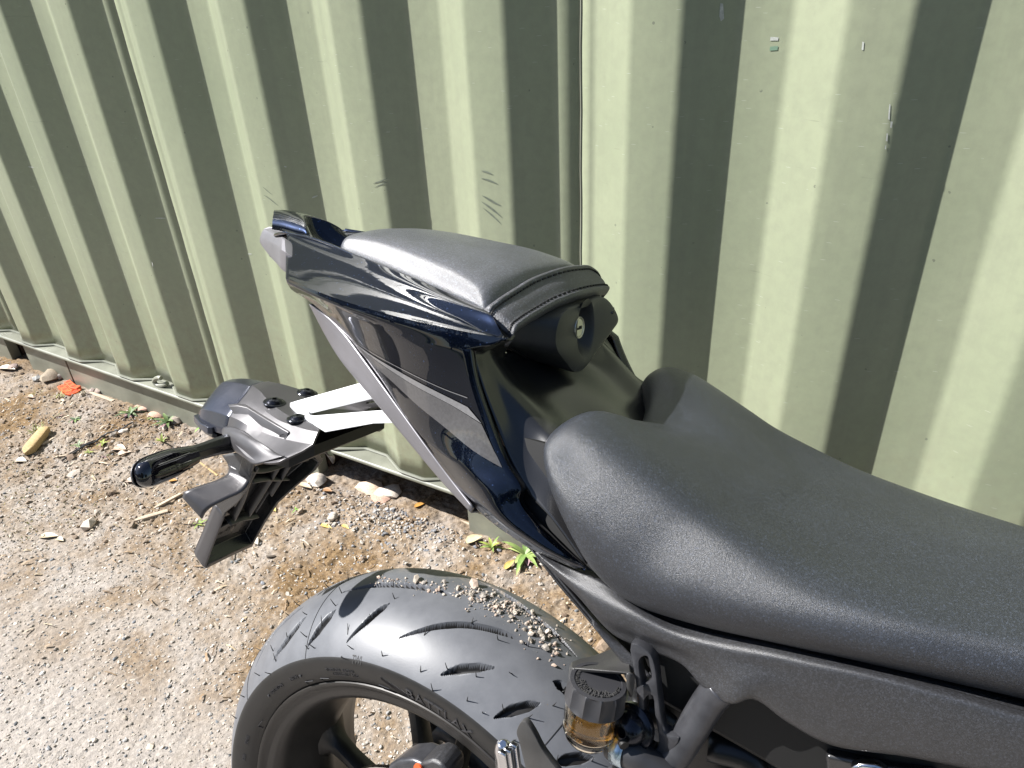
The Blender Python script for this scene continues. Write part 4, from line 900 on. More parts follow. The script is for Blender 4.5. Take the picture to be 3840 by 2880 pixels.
# flap wing standing out over the indicator stem
mb = MB()
mb.patch([[(-0.3098,0.055,0.7504), (-0.3072,0.055,0.754), (-0.3015,0.055,0.7572), (-0.2865,0.058,0.7613), (-0.2637,0.064,0.7638)],
          [(-0.3033,0.06,0.7494), (-0.293,0.062,0.7533), (-0.2754,0.066,0.7579), (-0.2494,0.071,0.7617), (-0.2183,0.075,0.7636)],
          [(-0.2947,0.064,0.7476), (-0.2766,0.069,0.7504), (-0.2509,0.075,0.7547), (-0.2239,0.079,0.7588), (-0.1967,0.079,0.762)],
          [(-0.2828,0.068,0.7445), (-0.2587,0.075,0.7458), (-0.235,0.081,0.7487), (-0.2111,0.084,0.7541), (-0.1851,0.082,0.763)],
          [(-0.2628,0.073,0.7406), (-0.2411,0.081,0.7436), (-0.2189,0.088,0.7454), (-0.2035,0.087,0.7524), (-0.181,0.082,0.7636)]], 5, 5)
mb.build('side_flap', M['silver'], holder, angle=0, solid=0.0018)
mb.v = [(p[0], -p[1], p[2]) for p in mb.v]; mb.build('side_flap', M['silver'], holder, angle=0, solid=-0.0018)
# domed bolts
hb_ = BVHTree.FromPolygons([v.co[:] for v in holder.data.vertices], [tuple(p.vertices) for p in holder.data.polygons])
for u in ((-0.2576,0.025,0.7799), (-0.2043,0.041,0.7802)):
    for s in (1, -1):
        hit = hb_.ray_cast(Vector((u[0], -u[1] * s, 1.0)), Vector((0, 0, -1)))
        mb = MB(); c = np.array((u[0], u[1] * s, hit[0].z)); ax = (hit[1].x, -hit[1].y, abs(hit[1].z)) if hit[1].z > 0 else (-hit[1].x, hit[1].y, -hit[1].z)
        mb.lathe([(0.0118, -0.002), (0.0124, 0.0006), (0.0118, 0.0014), (0.0098, 0.0014), (0.0090, 0.0020), (0.0078, 0.0036), (0.0055, 0.0048), (0.0030, 0.0053), (0.0026, 0.0053), (0.0024, 0.0022), (0.0, 0.0022)], tuple(c - np.array((0, 0, 0.0005))), ax, 24, cap=False)
        mb.build('dome_bolt', M['bolt'], holder, angle=40)
# tail light housing behind the seam
CAP = [
 [(-0.3105,0.0,0.7945),(-0.3105,0.012,0.7935),(-0.3065,0.0235,0.787),(-0.3045,0.038,0.778),(-0.3035,0.0495,0.767),(-0.3045,0.053,0.752),(-0.307,0.052,0.744)],
 [(-0.330,0.0,0.7935),(-0.330,0.011,0.7925),(-0.3275,0.0215,0.786),(-0.326,0.035,0.7765),(-0.325,0.0465,0.766),(-0.326,0.0505,0.750),(-0.328,0.050,0.742)],
 [(-0.352,0.0,0.7905),(-0.352,0.010,0.7895),(-0.350,0.0195,0.7835),(-0.3485,0.0325,0.7735),(-0.3475,0.0435,0.763),(-0.348,0.0465,0.749),(-0.349,0.046,0.742)],
 [(-0.366,0.0,0.786),(-0.366,0.009,0.785),(-0.3655,0.0175,0.779),(-0.365,0.0295,0.769),(-0.3645,0.0395,0.7585),(-0.365,0.042,0.7475),(-0.3655,0.0415,0.742)],
 [(-0.376,0.0,0.775),(-0.376,0.008,0.774),(-0.376,0.0155,0.769),(-0.376,0.0255,0.761),(-0.3755,0.034,0.7525),(-0.3755,0.037,0.746),(-0.3755,0.037,0.742)]]
rows = half_rows([s[::-1] for s in CAP])
capo = MB().net(grid_pts(rows, 3, 0)).build('tail_light_housing', M['silver_dark'], bike, angle=14, solid=0.003, bevel=0.0008, blim=12)
mb = MB()
lip = [(-0.381,0.0,0.748),(-0.3815,0.020,0.748),(-0.379,0.040,0.7475),(-0.352,0.0515,0.7475),(-0.335,0.0545,0.7475),(-0.330,0.052,0.7475)]
full_lip = [(p[0], -p[1], p[2]) for p in lip[:0:-1]] + lip
mb.prism(full_lip, (0, 0, -0.0085)); mb.build('light_ledge', M['silver_dark'], capo, angle=30, bevel=0.0008)
mb = MB(); mb.prism([(p[0] * 0.97 - 0.0092, p[1] * 0.9, 0.7385) for p in full_lip], (0, 0, -0.006)); mb.build('tail_light_lens', M['lens'], capo, angle=30, bevel=0.001)
# dark inside of the holder
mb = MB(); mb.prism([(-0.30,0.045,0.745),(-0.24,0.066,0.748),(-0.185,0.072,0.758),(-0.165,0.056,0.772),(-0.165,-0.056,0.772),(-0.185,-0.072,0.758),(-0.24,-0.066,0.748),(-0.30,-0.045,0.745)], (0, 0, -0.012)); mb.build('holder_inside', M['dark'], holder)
# aluminium bracket: two arms from the bolts up under the tail
CAMB = np.array((0.334, 0.561, 1.058))
def lift(pts, k_=0.017): return [tuple(np.array(p) + (CAMB - np.array(p)) * k_) for p in pts]
base_pl = [(-0.2609,0.0045,0.7816), (-0.2525,0,0.7856), (-0.2151,0.0145,0.7865), (-0.2111,0.018,0.7844), (-0.2001,0.0215,0.7869), (-0.1637,0.036,0.7952), (-0.1604,0.046,0.7878), (-0.2064,0.0295,0.7861)]
def longer(p, q, f): return tuple(np.array(q) + (np.array(q) - np.array(p)) * f)
mb = MB(); mb.prism(lift(base_pl), (0.0003, 0, -0.0028))
up_arm = [(-0.2525,0,0.7856), (-0.1729,-0.022,0.8215), (-0.1392,-0.031,0.8366), (-0.1186,-0.008,0.8271), (-0.1417,-0.0065,0.8168), (-0.2033,0.0125,0.7913), (-0.2151,0.0145,0.7865)]
e1 = longer(up_arm[1], up_arm[2], 1.4); e2 = tuple(np.array(e1) + np.array(up_arm[3]) - np.array(up_arm[2])); up_arm[2:4] = [e1, e2]
mb.prism(lift(up_arm), (0.0003, 0, -0.0028))
lo_arm = [(-0.2001,0.0215,0.7869), (-0.1138,0.026,0.8148), (-0.0894,0.0275,0.8222), (-0.0757,0.044,0.8185), (-0.0983,0.044,0.8128), (-0.1604,0.046,0.7878), (-0.1637,0.036,0.7952)]
e1 = longer(lo_arm[1], lo_arm[2], 2.0); e2 = tuple(np.array(e1) + np.array(lo_arm[3]) - np.array(lo_arm[2])); lo_arm[2:4] = [e1, e2]
mb.prism(lift(lo_arm), (0.0003, 0, -0.0028))
mb.build('bracket', M['alu'], bike, angle=30, bevel=0.0)
# second arm below with a slot, in shade
mb = MB(); mb.prism([(-0.2473,-0.02,0.7667), (-0.23,-0.045,0.7757), (-0.1655,-0.03,0.796), (-0.1813,-0.05,0.7958), (-0.2332,-0.06,0.7763), (-0.2645,-0.05,0.7612)], (0, 0, -0.006)); mb.build('inner_bracket', M['silver'], bike, angle=30, bevel=0.0006)
plate('slotted_tab', [(-0.20,0,0.792),(-0.15,0,0.812),(-0.12,0,0.824),(-0.12,0,0.812),(-0.15,0,0.798),(-0.20,0,0.780)], [[(-0.170,0,0.7985),(-0.155,0,0.8045),(-0.155,0,0.8005),(-0.170,0,0.7945)]], -0.03, 0.003, M['silver'], bike, smooth=False)

# indicator: stem with a faceted foot, smoked lens, chrome-like rim
def indicator(s):
    mb = MB()
    stem = [(-0.288,0.050,0.742), (-0.286,0.066,0.7435), (-0.2845,0.082,0.7455), (-0.281,0.108,0.7475), (-0.279,0.124,0.7495)]
    rows = []
    for (a, b_, h), r, q in zip(stem, (0.0105, 0.0105, 0.0095, 0.0085, 0.0085), (1, 1, .95, .9, .9)):
        rows.append([(a + r * math.cos(t) * q, b_, h + r * math.sin(t) * 1.05) for t in np.linspace(0, 2 * np.pi, 9)[:-1] + 0.39])
    mb.net(grid_pts(rows, 2, 0), closed_v=True); st = mb.build('indicator', M['plastic_satin'], bike, angle=25, bevel=0.0006, side=s)
    # body: flattened bullet
    ax0 = np.array((-0.2785, 0.113, 0.7475)); ax1 = np.array((-0.2775, 0.1815, 0.7445)); d = ax1 - ax0
    fw = np.array((0.25, 0.02, -0.97)); fw /= np.linalg.norm(fw); sd = np.cross(d, fw); sd /= np.linalg.norm(sd)
    def bullet(grow, t0, t1, offs):
        rows = []
        for t in np.concatenate([np.linspace(t0, 0.8, 7), 0.8 + (t1 - 0.8) * np.sin(np.linspace(0.2, 1, 7) * np.pi / 2)]):
            w = 0.0145 * grow * (0.62 + 0.38 * min(1, t / 0.45)) * (math.sqrt(max(0, 1 - max(0, (t - 0.70) / (t1 - 0.70)) ** 2.4)) if t > 0.70 else 1) + 0.0004
            hgt = 0.0115 * grow * (0.75 + 0.25 * min(1, t / 0.4)) * (math.sqrt(max(0, 1 - max(0, (t - 0.75) / (t1 - 0.75)) ** 2.2)) if t > 0.75 else 1) + 0.0004
            c = ax0 + d * t
            ring = []
            for k_ in range(20):
                q = 2 * math.pi * k_ / 20; cx_, sy_ = math.cos(q), math.sin(q)
                ex = lambda z: math.copysign(abs(z) ** 0.75, z)
                ring.append(c + fw * w * ex(cx_) + sd * hgt * (ex(sy_) + offs))
            rows.append(ring)
        return rows
    mb = MB(); R0 = bullet(1.0, 0.02, 1.0, 0.0); mb.net(grid_pts(R0, 2, 0), closed_v=True); mb.add([L(p) for p in R0[0]], [tuple(range(20))]); mb.add([L(p) for p in R0[-1]], [tuple(range(20))])
    mb.build('indicator_lens', M['lens'], st, angle=50, side=s)
    mb = MB(); R1_ = bullet(1.07, 0.0, 1.035, 0.0)
    # rim strip: upper-outer quarter of the shell
    G = grid_pts(R1_, 2, 0); sel = list(range(1, 10))
    mb.net(G[:, sel]); mb.build('indicator_rim', M['silver'], st, angle=50, side=s, solid=0.0012)
    mb = MB()
    for off in (-0.35, 0.1, 0.5):
        pts = [ax0 + d * t + sd * 0.0128 * (-1) * (0.9) + fw * 0.0175 * off for t in (0.2, 0.45, 0.72)]
        mb.tube(pts, 0.0008, n=5, k=2)
    mb.build('lens_rib', M['lens'], st, side=s)
indicator(1); indicator(-1)

# fender: dished flap, hollow towards the wheel, with wings and ribs
outer = [(-0.2485,0.062,0.7286), (-0.2626,0.06,0.6932), (-0.2848,0.056,0.6684), (-0.318,0.048,0.6404), (-0.331,0.0455,0.6196), (-0.3712,0.042,0.549), (-0.3664,0.04,0.5423), (-0.3636,0.004,0.5447), (-0.3703,-0.036,0.5384), (-0.3457,-0.0385,0.5832), (-0.3248,-0.042,0.6174), (-0.2985,-0.052,0.649), (-0.282,-0.066,0.6697), (-0.2735,-0.07,0.685), (-0.259,-0.03,0.7266), (-0.2543,0.02,0.7226)]
P = np.array(outer)
# fit a plane through the outline and sweep the rim towards the rear
cen = P.mean(0); n_ = np.linalg.svd(P - cen)[2][2]; n_ = n_ if n_[0] < 0 else -n_
mb = MB()
rim_f = P; rim_b = P + n_ * 0.020; inner = cen + (P - cen) * 0.93 + n_ * 0.001
floor_ = cen + (P - cen) * 0.88 + n_ * 0.018
loop = [inner, rim_f, rim_b]
for A_, B_ in ((inner, rim_f), (rim_f, rim_b), (floor_, inner)):
    k = len(P); mb.add([L(p) for p in A_] + [L(p) for p in B_], [(i, (i + 1) % k, (i + 1) % k + k, i + k) for i in range(k)])
mb.add([L(p) for p in floor_], [tuple(range(len(P)))]); mb.add([L(p) for p in rim_b], [tuple(range(len(P)))[::-1]])
flap = mb.build('mudguard', M['plastic_satin'], bike, angle=30, bevel=0.0008)
# ribs on the hollow side
def on_flap(p, off):
    p = np.array(p); return p - n_ * ((p - cen) @ n_) + n_ * off
mb = MB()
RIBS = [[(-0.2617,0.04,0.7082), (-0.27,0.04,0.6863), (-0.3004,0.03,0.6518), (-0.3278,0.025,0.6187)],
        [(-0.2797,0,0.6978), (-0.289,0,0.6727), (-0.308,0,0.6433), (-0.3312,0,0.6142)],
        [(-0.2807,-0.02,0.6981), (-0.289,-0.02,0.6749), (-0.3035,-0.02,0.6519), (-0.3183,-0.02,0.6433)],
        [(-0.287,0.045,0.6774), (-0.2976,0.042,0.6598), (-0.3046,0.042,0.65)],
        [(-0.2659,0.05,0.7079), (-0.2779,0.02,0.6998), (-0.2807,-0.02,0.6981), (-0.2868,-0.05,0.6947)],
        [(-0.2758,0.035,0.6815), (-0.2812,0.01,0.6763), (-0.285,-0.01,0.6665), (-0.2948,-0.035,0.66)],
        [(-0.323,0.03,0.6078), (-0.325,0.01,0.6068), (-0.3307,-0.01,0.6005), (-0.3305,-0.02,0.5975)],
        [(-0.3625,0.033,0.5556), (-0.3722,0.01,0.5499), (-0.3825,-0.015,0.5414), (-0.3779,-0.032,0.5406)]]
for r in RIBS:
    C_ = cr(np.array(r), 5)
    lo = [on_flap(p, 0.018) for p in C_]; hi = [on_flap(p, 0.004) for p in C_]
    mb.net([[L(a) for a in lo], [L(a) for a in hi]], conv=lambda z: z)
mb.build('rib', M['plastic_grey'], flap, angle=0, solid=0.0016, recalc=False)
# smooth recessed plate at the foot, with moulded print
mb = MB(); q = [(-0.3459,0.04,0.5867), (-0.3391,0.028,0.596), (-0.337,0.006,0.5983), (-0.3368,-0.006,0.5983), (-0.3592,-0.012,0.5676), (-0.359,0.008,0.5721), (-0.3527,0.038,0.5725)]
q = [on_flap(p, 0.0145) for p in q]; mb.prism(q, n_ * 0.003); mb.build('foot_panel', M['plastic_grey'], flap, bevel=0.0008)
mb = MB(); ux = on_flap((-0.3419,0.005,0.5949), 0.014) - on_flap((-0.3448,0.038,0.5875), 0.014); ux /= np.linalg.norm(ux); uy = np.cross(n_, ux); uy = uy if uy[2] > 0 else -uy
for s, pos, size in (('>PP<', (-0.3456,0.008,0.5907), 0.008), ('RPB-4316', (-0.3482,0.018,0.5845), 0.0085)):
    V_, F_ = text_mesh(s, size, 0.0003); c = on_flap(pos, 0.0140)
    mb.add([L(c + ux * x + uy * y - n_ * max(z, 0)) for x, y, z in V_], F_)
mb.build('moulded_print', M['dark'], flap, angle=20, merge=0)
# reflector wings on both sides of the mudguard
def wing(s):
    rear = [(-0.2948,0.0585,0.713), (-0.2932,0.062,0.7044), (-0.2942,0.073,0.7007), (-0.3031,0.089,0.6962), (-0.3082,0.1,0.6936), (-0.3118,0.1045,0.6903), (-0.3139,0.106,0.6835)]
    front = [(-0.2608,0.0585,0.7076), (-0.2599,0.06,0.7042), (-0.2608,0.068,0.6953), (-0.2696,0.083,0.6877), (-0.2788,0.096,0.6797), (-0.2831,0.101,0.6733), (-0.2865,0.103,0.6655)]
    mid = [tuple((np.array(p) + np.array(q)) / 2 + np.array((-0.0008, 0.0004, 0.001))) for p, q in zip(rear, front)]
    return MB().patch([rear, mid, front], 4, 6).build('reflector_wing', M['silver'], flap, angle=0, solid=0.0022, side=s)
wing(1); wing(-1)
mb = MB(); mb.patch([[(-0.3098,0.056,0.7198), (-0.2984,0.0575,0.7128), (-0.2924,0.06,0.7046)], [(-0.2787,0.06,0.7322), (-0.2703,0.0595,0.7192), (-0.2663,0.0605,0.7072)], [(-0.243,0.066,0.7361), (-0.2521,0.063,0.721), (-0.2592,0.0605,0.7099)]], 4, 4)
mb.build('neck', M['plastic_grey'], flap, angle=40, solid=0.002)
# silver edge strip on the near side of the foot
es = [(-0.322,0.0475,0.6401), (-0.341,0.046,0.6057), (-0.3595,0.044,0.5727), (-0.3711,0.043,0.5515), (-0.3701,0.0425,0.5467)]
es2 = [(-0.3175,0.0465,0.6409), (-0.3352,0.045,0.606), (-0.3516,0.043,0.5751), (-0.3651,0.041,0.5465), (-0.3658,0.0405,0.5439)]
es3 = [(-0.3302,0.048,0.6337), (-0.343,0.0465,0.6052), (-0.3607,0.0445,0.5725), (-0.3709,0.0435,0.5532), (-0.3702,0.043,0.5477)]
mb = MB(); rows = [[tuple(np.array(p) + n_ * 0.0) for p in es2], es, [tuple(np.array(p) + n_ * 0.016) for p in es]]
mb.patch(rows, 3, 5); mb.build('edge_strip', M['silver'], flap, angle=50, solid=0.0015)

# ------------------------------------------------------------------ frame, brake reservoir and footrest parts
fr = MB()
# footrest hanger: slotted web and thick tube
hb = 0.142
web = [(0.2206,0.142,0.7544), (0.2253,0.142,0.7363), (0.2284,0.142,0.7257), (0.2345,0.142,0.6986), (0.2405,0.142,0.6716), (0.242,0.142,0.6664), (0.2492,0.142,0.6714), (0.2583,0.142,0.6857), (0.2619,0.142,0.6976), (0.2553,0.142,0.6956), (0.2512,0.142,0.6975), (0.2476,0.142,0.7071), (0.2429,0.142,0.7241), (0.2373,0.142,0.7451), (0.2335,0.142,0.752), (0.2275,0.142,0.7547)]
slot1 = [(0.226,0.142,0.7434), (0.2271,0.142,0.7479), (0.2302,0.142,0.7511), (0.233,0.142,0.751), (0.2357,0.142,0.7444), (0.2383,0.142,0.7362), (0.2376,0.142,0.7318), (0.2347,0.142,0.7274), (0.2314,0.142,0.7262), (0.2298,0.142,0.7288)]
slot2 = [(0.2341,0.142,0.714), (0.2352,0.142,0.7194), (0.2379,0.142,0.7228), (0.2411,0.142,0.7224), (0.2449,0.142,0.7089), (0.2509,0.142,0.6891), (0.2509,0.142,0.6833), (0.2475,0.142,0.678), (0.2439,0.142,0.6781), (0.2416,0.142,0.684)]
web_o = plate('footrest_hanger', web, [slot1, slot2], 0.138, 0.009, M['frame'], bike, bevel=0.0010, k=3)
mb = MB(); mb.tube([(0.2818,0.128,0.7393), (0.2766,0.128,0.728), (0.268,0.131,0.6991), (0.2611,0.134,0.6784), (0.2536,0.137,0.6647), (0.2406,0.142,0.651), (0.2295,0.146,0.6354)], [0.0112, 0.0112, 0.0112, 0.0118, 0.0132, 0.0155, 0.017], n=28, k=8); mb.build('hanger_tube', M['frame'], web_o, angle=0)
# reservoir
RA = np.array((0.016, 0.030, 0.10)); RA = RA / np.linalg.norm(RA) * 1.0
RA = np.array((0.03, 0.0, 1.0)); RA /= np.linalg.norm(RA)
rc = np.array((0.205,0.158,0.727))          # centre of the cap top
res = empty('brake_reservoir', tuple(L(rc))); res.parent = bike
def rl(p): return (p[0], -p[1], p[2])
def ringpt(r, a, z):
    u = np.cross(RA, [0, 1.0, 0]); u /= np.linalg.norm(u); w = np.cross(RA, u); return r * math.cos(a) * u + r * math.sin(a) * w + RA * z * 0.83
mb = MB(); n = 120; rows = []
for r, z, sc in ((0.0, -0.0006, 0), (0.012, -0.0006, 0), (0.0165, -0.0006, 0), (0.0168, 0.0004, 0), (0.0196, 0.0, 0.0), (0.0208, -0.0014, 1), (0.0213, -0.0040, 1), (0.0216, -0.0160, 1), (0.0214, -0.0200, 0), (0.0200, -0.0215, 0), (0.0, -0.0215, 0)):
    rows.append([ringpt(max(r - sc * 0.0020 * 4 * ((q % 10) / 10) * (1 - (q % 10) / 10), 1e-5), 2 * math.pi * q / n, z) for q in range(n)])
mb.net(rows, closed_v=True); cap = mb.build('reservoir_cap', M['hose'], res, angle=30)
def disc_text(s, size, r, a0):
    V_, F_ = text_mesh(s, size, 0.0011); out = []
    for x, y, z in V_:
        out.append(ringpt(r + y, a0 + x / r, max(z, -0.0002) - 0.0006))
    return out, F_
mb = MB()
u_ = np.cross(RA, [0, 1.0, 0])
for s, size, r, a0 in (('WARNING', 0.0048, 0.0110, -math.pi / 2), ('CLEAN FILLER CAP BEFORE REMOVING', 0.0030, 0.0146, -math.pi / 2)):
    v, f = disc_text(s, size, r, a0); mb.add([L(p) for p in v], f)
wt = mb.build('raised_warning', M['plastic'], res, angle=20, merge=0)
mb = MB(); n = 64
prof = [(0.0195, -0.0216), (0.0202, -0.024), (0.0202, -0.030), (0.0198, -0.038), (0.0192, -0.0465), (0.0196, -0.0475), (0.0194, -0.0490), (0.0188, -0.0500), (0.0180, -0.0545), (0.0155, -0.0585), (0.010, -0.0600), (0.0, -0.0602)]
inn = [(max(r - 0.0022, 0.0), z + (0.0 if i < 8 else 0.0022)) for i, (r, z) in enumerate(prof)]
rows = [[ringpt(max(r, 1e-5), 2 * math.pi * q / n, z) for q in range(n)] for r, z in prof + inn[::-1]]
mb.net(rows, closed_v=True, closed_u=True); mb.build('reservoir_body', M['reservoir'], res, angle=40)
mb = MB(); fl = [(1e-5, -0.0375)] + [(r - 0.0004, z) for r, z in inn[3:-1] if z < -0.0376] + [(1e-5, inn[-1][1] + 0.0004)]
fl.insert(1, (0.0172, -0.0375))
rows = [[ringpt(max(r, 1e-5), 2 * math.pi * q / n, z) for q in range(n)] for r, z in fl]; mb.net(rows, closed_v=True); mb.build('fluid', M['fluid'], res, angle=40)
mb = MB()
for s, size, z0 in (('LOWER', 0.0048, -0.0445), ('UPPER', 0.0042, -0.0265)):
    V_, F_ = text_mesh(s, size, 0.0005)
    mb.add([L(ringpt(0.0198 + max(z, -0.0002), -math.pi / 2 - x / 0.02 + 0.25, z0 + y)) for x, y, z in V_], F_)
mb.build('raised_level_mark', M['reservoir'], res, angle=20, merge=0)
# guard bracket over the reservoir
mb = MB()
gt = [(0.1797,0.148,0.7248), (0.184,0.145,0.727), (0.191,0.135,0.7273), (0.1998,0.115,0.7264), (0.2163,0.125,0.7261), (0.2246,0.15,0.7384), (0.2147,0.154,0.7376), (0.187,0.157,0.7292), (0.1831,0.157,0.7268)]
mb.prism(gt, (0.0, 0.0, -0.0025))
mb.prism([(0.1792,0.15,0.7238), (0.1849,0.158,0.7289), (0.1855,0.16,0.7189), (0.1817,0.155,0.715)], (0.0025, 0, 0))
mb.prism([(0.2219,0.154,0.7397), (0.2246,0.15,0.7384), (0.226,0.15,0.7315), (0.2255,0.15,0.7185), (0.2237,0.154,0.7291)], (0.003, 0, 0))
mb.build('reservoir_guard', M['plastic'], bike, angle=30, bevel=0.0014)
# bolt with washer, clip, outlet hose
mb = MB(); c = (0.2291,0.15,0.6933); ax = (-0.25, 0.95, 0.2)
mb.lathe([(0.0165, -0.004), (0.0165, 0.0), (0.0150, 0.0015), (0.0125, 0.0020), (0.0122, 0.0040), (0.0105, 0.0085), (0.0075, 0.0115), (0.0042, 0.0128), (0.0036, 0.0128), (0.0034, 0.007), (0.0, 0.007)], tuple(np.array(c) - 0.004 * np.array(ax)), ax, 28, cap=False)
mb.build('reservoir_bolt', M['bolt'], bike, angle=40)
mb = MB(); mb.tube([(0.2204,0.15,0.6747), (0.2261,0.152,0.6765), (0.2363,0.152,0.6763), (0.2439,0.15,0.6731), (0.261,0.145,0.6654)], 0.0108, n=20, k=6); hs = mb.build('outlet_hose', M['hose'], bike, angle=0)
mb = MB(); mb.tube([(0.2154,0.156,0.6805), (0.2204,0.15,0.6747)], 0.006, n=14, k=0); mb.build('hose_spigot', M['reservoir'], hs, angle=40)
mb = MB(); mb.tube([(0.223,0.1512,0.6761), (0.2324,0.1525,0.6772)], 0.0122, n=24, k=0, caps=False); cl = mb.build('hose_clip', M['zinc'], hs, angle=40, solid=0.001)
mb = MB(); mb.tube([(0.2297,0.162,0.6913), (0.232,0.164,0.6909)], 0.0035, n=12, k=0); mb.build('clip_tab', M['dark'], hs, angle=40)
# small pieces around the bolt
mb = MB(); mb.tube([(0.2159,0.135,0.6854), (0.2245,0.135,0.6933), (0.2327,0.135,0.6874)], 0.007, n=12, k=5); mb.tube([(0.2173,0.11,0.6769), (0.2374,0.1,0.6747), (0.2599,0.09,0.6575)], 0.012, n=14, k=4); mb.build('brake_pipe', M['black_metal'], bike, angle=0)

# dark machinery seen through the hanger
mb = MB(); mb.tube([(0.2257,0.07,0.701), (0.2413,0.07,0.6774), (0.2574,0.06,0.6428), (0.273,0.05,0.6046)], 0.033, n=28, k=5); mb.build('shock_absorber', M['black_metal'], bike, angle=0)
mb = MB(); mb.tube([(0.2798,0.08,0.6666), (0.2972,0.08,0.6704), (0.3149,0.08,0.6636), (0.3345,0.08,0.6501)], 0.014, n=18, k=5); mb.tube([(0.2777,0.105,0.6708), (0.3068,0.1,0.671), (0.3139,0.1,0.655)], 0.011, n=16, k=4); mb.build('frame_tube', M['black_metal'], bike, angle=0)
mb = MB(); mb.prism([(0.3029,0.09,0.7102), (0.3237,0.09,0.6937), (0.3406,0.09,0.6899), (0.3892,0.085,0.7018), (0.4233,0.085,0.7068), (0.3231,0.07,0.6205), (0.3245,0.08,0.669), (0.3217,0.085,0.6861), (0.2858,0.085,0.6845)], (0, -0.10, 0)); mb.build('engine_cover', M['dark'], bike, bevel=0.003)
mb = MB(); mb.prism([(0.3513,0.112,0.7084), (0.3894,0.104,0.7132), (0.4151,0.1,0.7195), (0.4185,0.1,0.7048), (0.3597,0.1,0.6691)], (0.0, -0.02, 0)); mb.build('lower_cover', M['plastic_satin'], bike, bevel=0.003)
mb = MB(); mb.prism([(0.3666,0.118,0.7122), (0.3718,0.118,0.7171), (0.3807,0.116,0.7199), (0.3872,0.114,0.7172), (0.389,0.114,0.7088), (0.3693,0.116,0.6988)], (0.0, -0.008, 0)); mb.build('shiny_shield', M['chrome'], bike, bevel=0.002)
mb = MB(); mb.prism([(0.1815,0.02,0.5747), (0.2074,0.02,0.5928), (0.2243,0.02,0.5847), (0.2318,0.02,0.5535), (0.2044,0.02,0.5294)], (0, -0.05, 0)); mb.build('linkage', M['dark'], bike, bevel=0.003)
# heel guard: curved black blade with a pale worn edge
hg = [(0.1561,0.168,0.6738), (0.1584,0.168,0.6746), (0.1647,0.168,0.6693), (0.173,0.168,0.6591), (0.1818,0.168,0.6518), (0.1915,0.168,0.6434), (0.188,0.168,0.6326), (0.1694,0.168,0.626), (0.1622,0.168,0.6397), (0.1554,0.168,0.6572), (0.153,0.168,0.6621), (0.1535,0.168,0.6676)]
plate('heel_guard', hg, [], 0.166, 0.004, M['plastic'], bike, bevel=0.0009, k=3)
# knurled foot peg tip
mb = MB(); c0_ = np.array((0.1644,0.215,0.6953)); c1_ = np.array((0.161,0.195,0.6508))
mb.tube([c0_, c0_ * .9 + c1_ * .1, c0_ * .5 + c1_ * .5, c1_ * 1.3 - c0_ * .3], [0.003, 0.0055, 0.007, 0.009], n=16, k=5)
for i in range(14):
    t = i / 13; c = c0_ * (1 - t) + c1_ * t
    for j, (dx, dy) in enumerate(((0.0075, 0.004), (0.0085, -0.002), (0.006, 0.008))):
        p = c + np.array((dx, dy + 0.002, 0.003)); mb.box(L(p), (0.0055, 0.004, 0.0036))
mb.build('foot_peg', M['chrome'], bike, angle=30, bevel=0.0007)
# caliper bracket and hub casting at the bottom edge
mb = MB(); mb.prism([(-0.0371,0.078,0.4391), (-0.0341,0.078,0.4511), (-0.0221,0.078,0.4647), (-0.0046,0.078,0.4758), (0.0096,0.078,0.4783), (0.0166,0.078,0.4714), (0.0166,0.078,0.4548), (-0.034,0.078,0.4247)], (0.004, -0.034, 0)); mb.build('brake_caliper', M['frame'], bike, angle=30, bevel=0.0055, seg=4)
mb = MB(); mb.prism([(0.0098,0.09,0.4797), (0.0155,0.09,0.4926), (0.0285,0.09,0.5042), (0.0388,0.09,0.5049), (0.0475,0.09,0.4983), (0.0486,0.09,0.4842), (0.0078,0.09,0.4599)], (0, -0.03, 0)); cb = mb.build('caliper_bracket', M['plastic_grey'], bike, bevel=0.003)
mb = MB(); mb.lathe([(0.0052, 0.0), (0.0052, 0.002), (0.0, 0.002)], (0.0148,0.0915,0.4874), (0, 1, 0), 20); mb.build('orange_cap', M['orange'], cb)
mb = MB(); mb.tube([(-0.0682,-0.04,0.3965), (-0.0716,-0.05,0.3965), (-0.0616,-0.06,0.3811)], 0.012, n=14, k=4); mb.tube([(-0.0786,-0.06,0.3501), (-0.0541,-0.06,0.3877), (-0.0196,-0.06,0.3825), (0.018,-0.06,0.3587)], 0.017, n=16, k=4); mb.build('far_swingarm', M['frame'], bike, angle=0)

# swingarm, tank and engine: what carries the wheel and goes on ahead of the seat
for sd in (1, -1):
    mb = MB(); mb.tube([(0.015, 0.118 * sd, 0.315), (0.14, 0.112 * sd, 0.335), (0.34, 0.10 * sd, 0.385), (0.53, 0.08 * sd, 0.41)], [0.022, 0.026, 0.032, 0.036], n=16, k=6); mb.tube([(0.0, 0.05 * sd, 0.315), (0.0, 0.14 * sd, 0.315)], 0.017, n=16, k=0); mb.build('swingarm', M['frame'], bike, angle=40)
tk = []
for a_, w, hb, ht in ((0.60, 0.062, 0.80, 0.862), (0.64, 0.085, 0.79, 0.895), (0.72, 0.120, 0.78, 0.945), (0.85, 0.140, 0.78, 0.972), (0.97, 0.130, 0.79, 0.965), (1.06, 0.085, 0.82, 0.935)):
    tk.append([(a_, w * 0.9, hb), (a_, w, hb + (ht - hb) * .45), (a_, w * .8, hb + (ht - hb) * .85), (a_, 0, ht), (a_, -w * .8, hb + (ht - hb) * .85), (a_, -w, hb + (ht - hb) * .45), (a_, -w * .9, hb)])
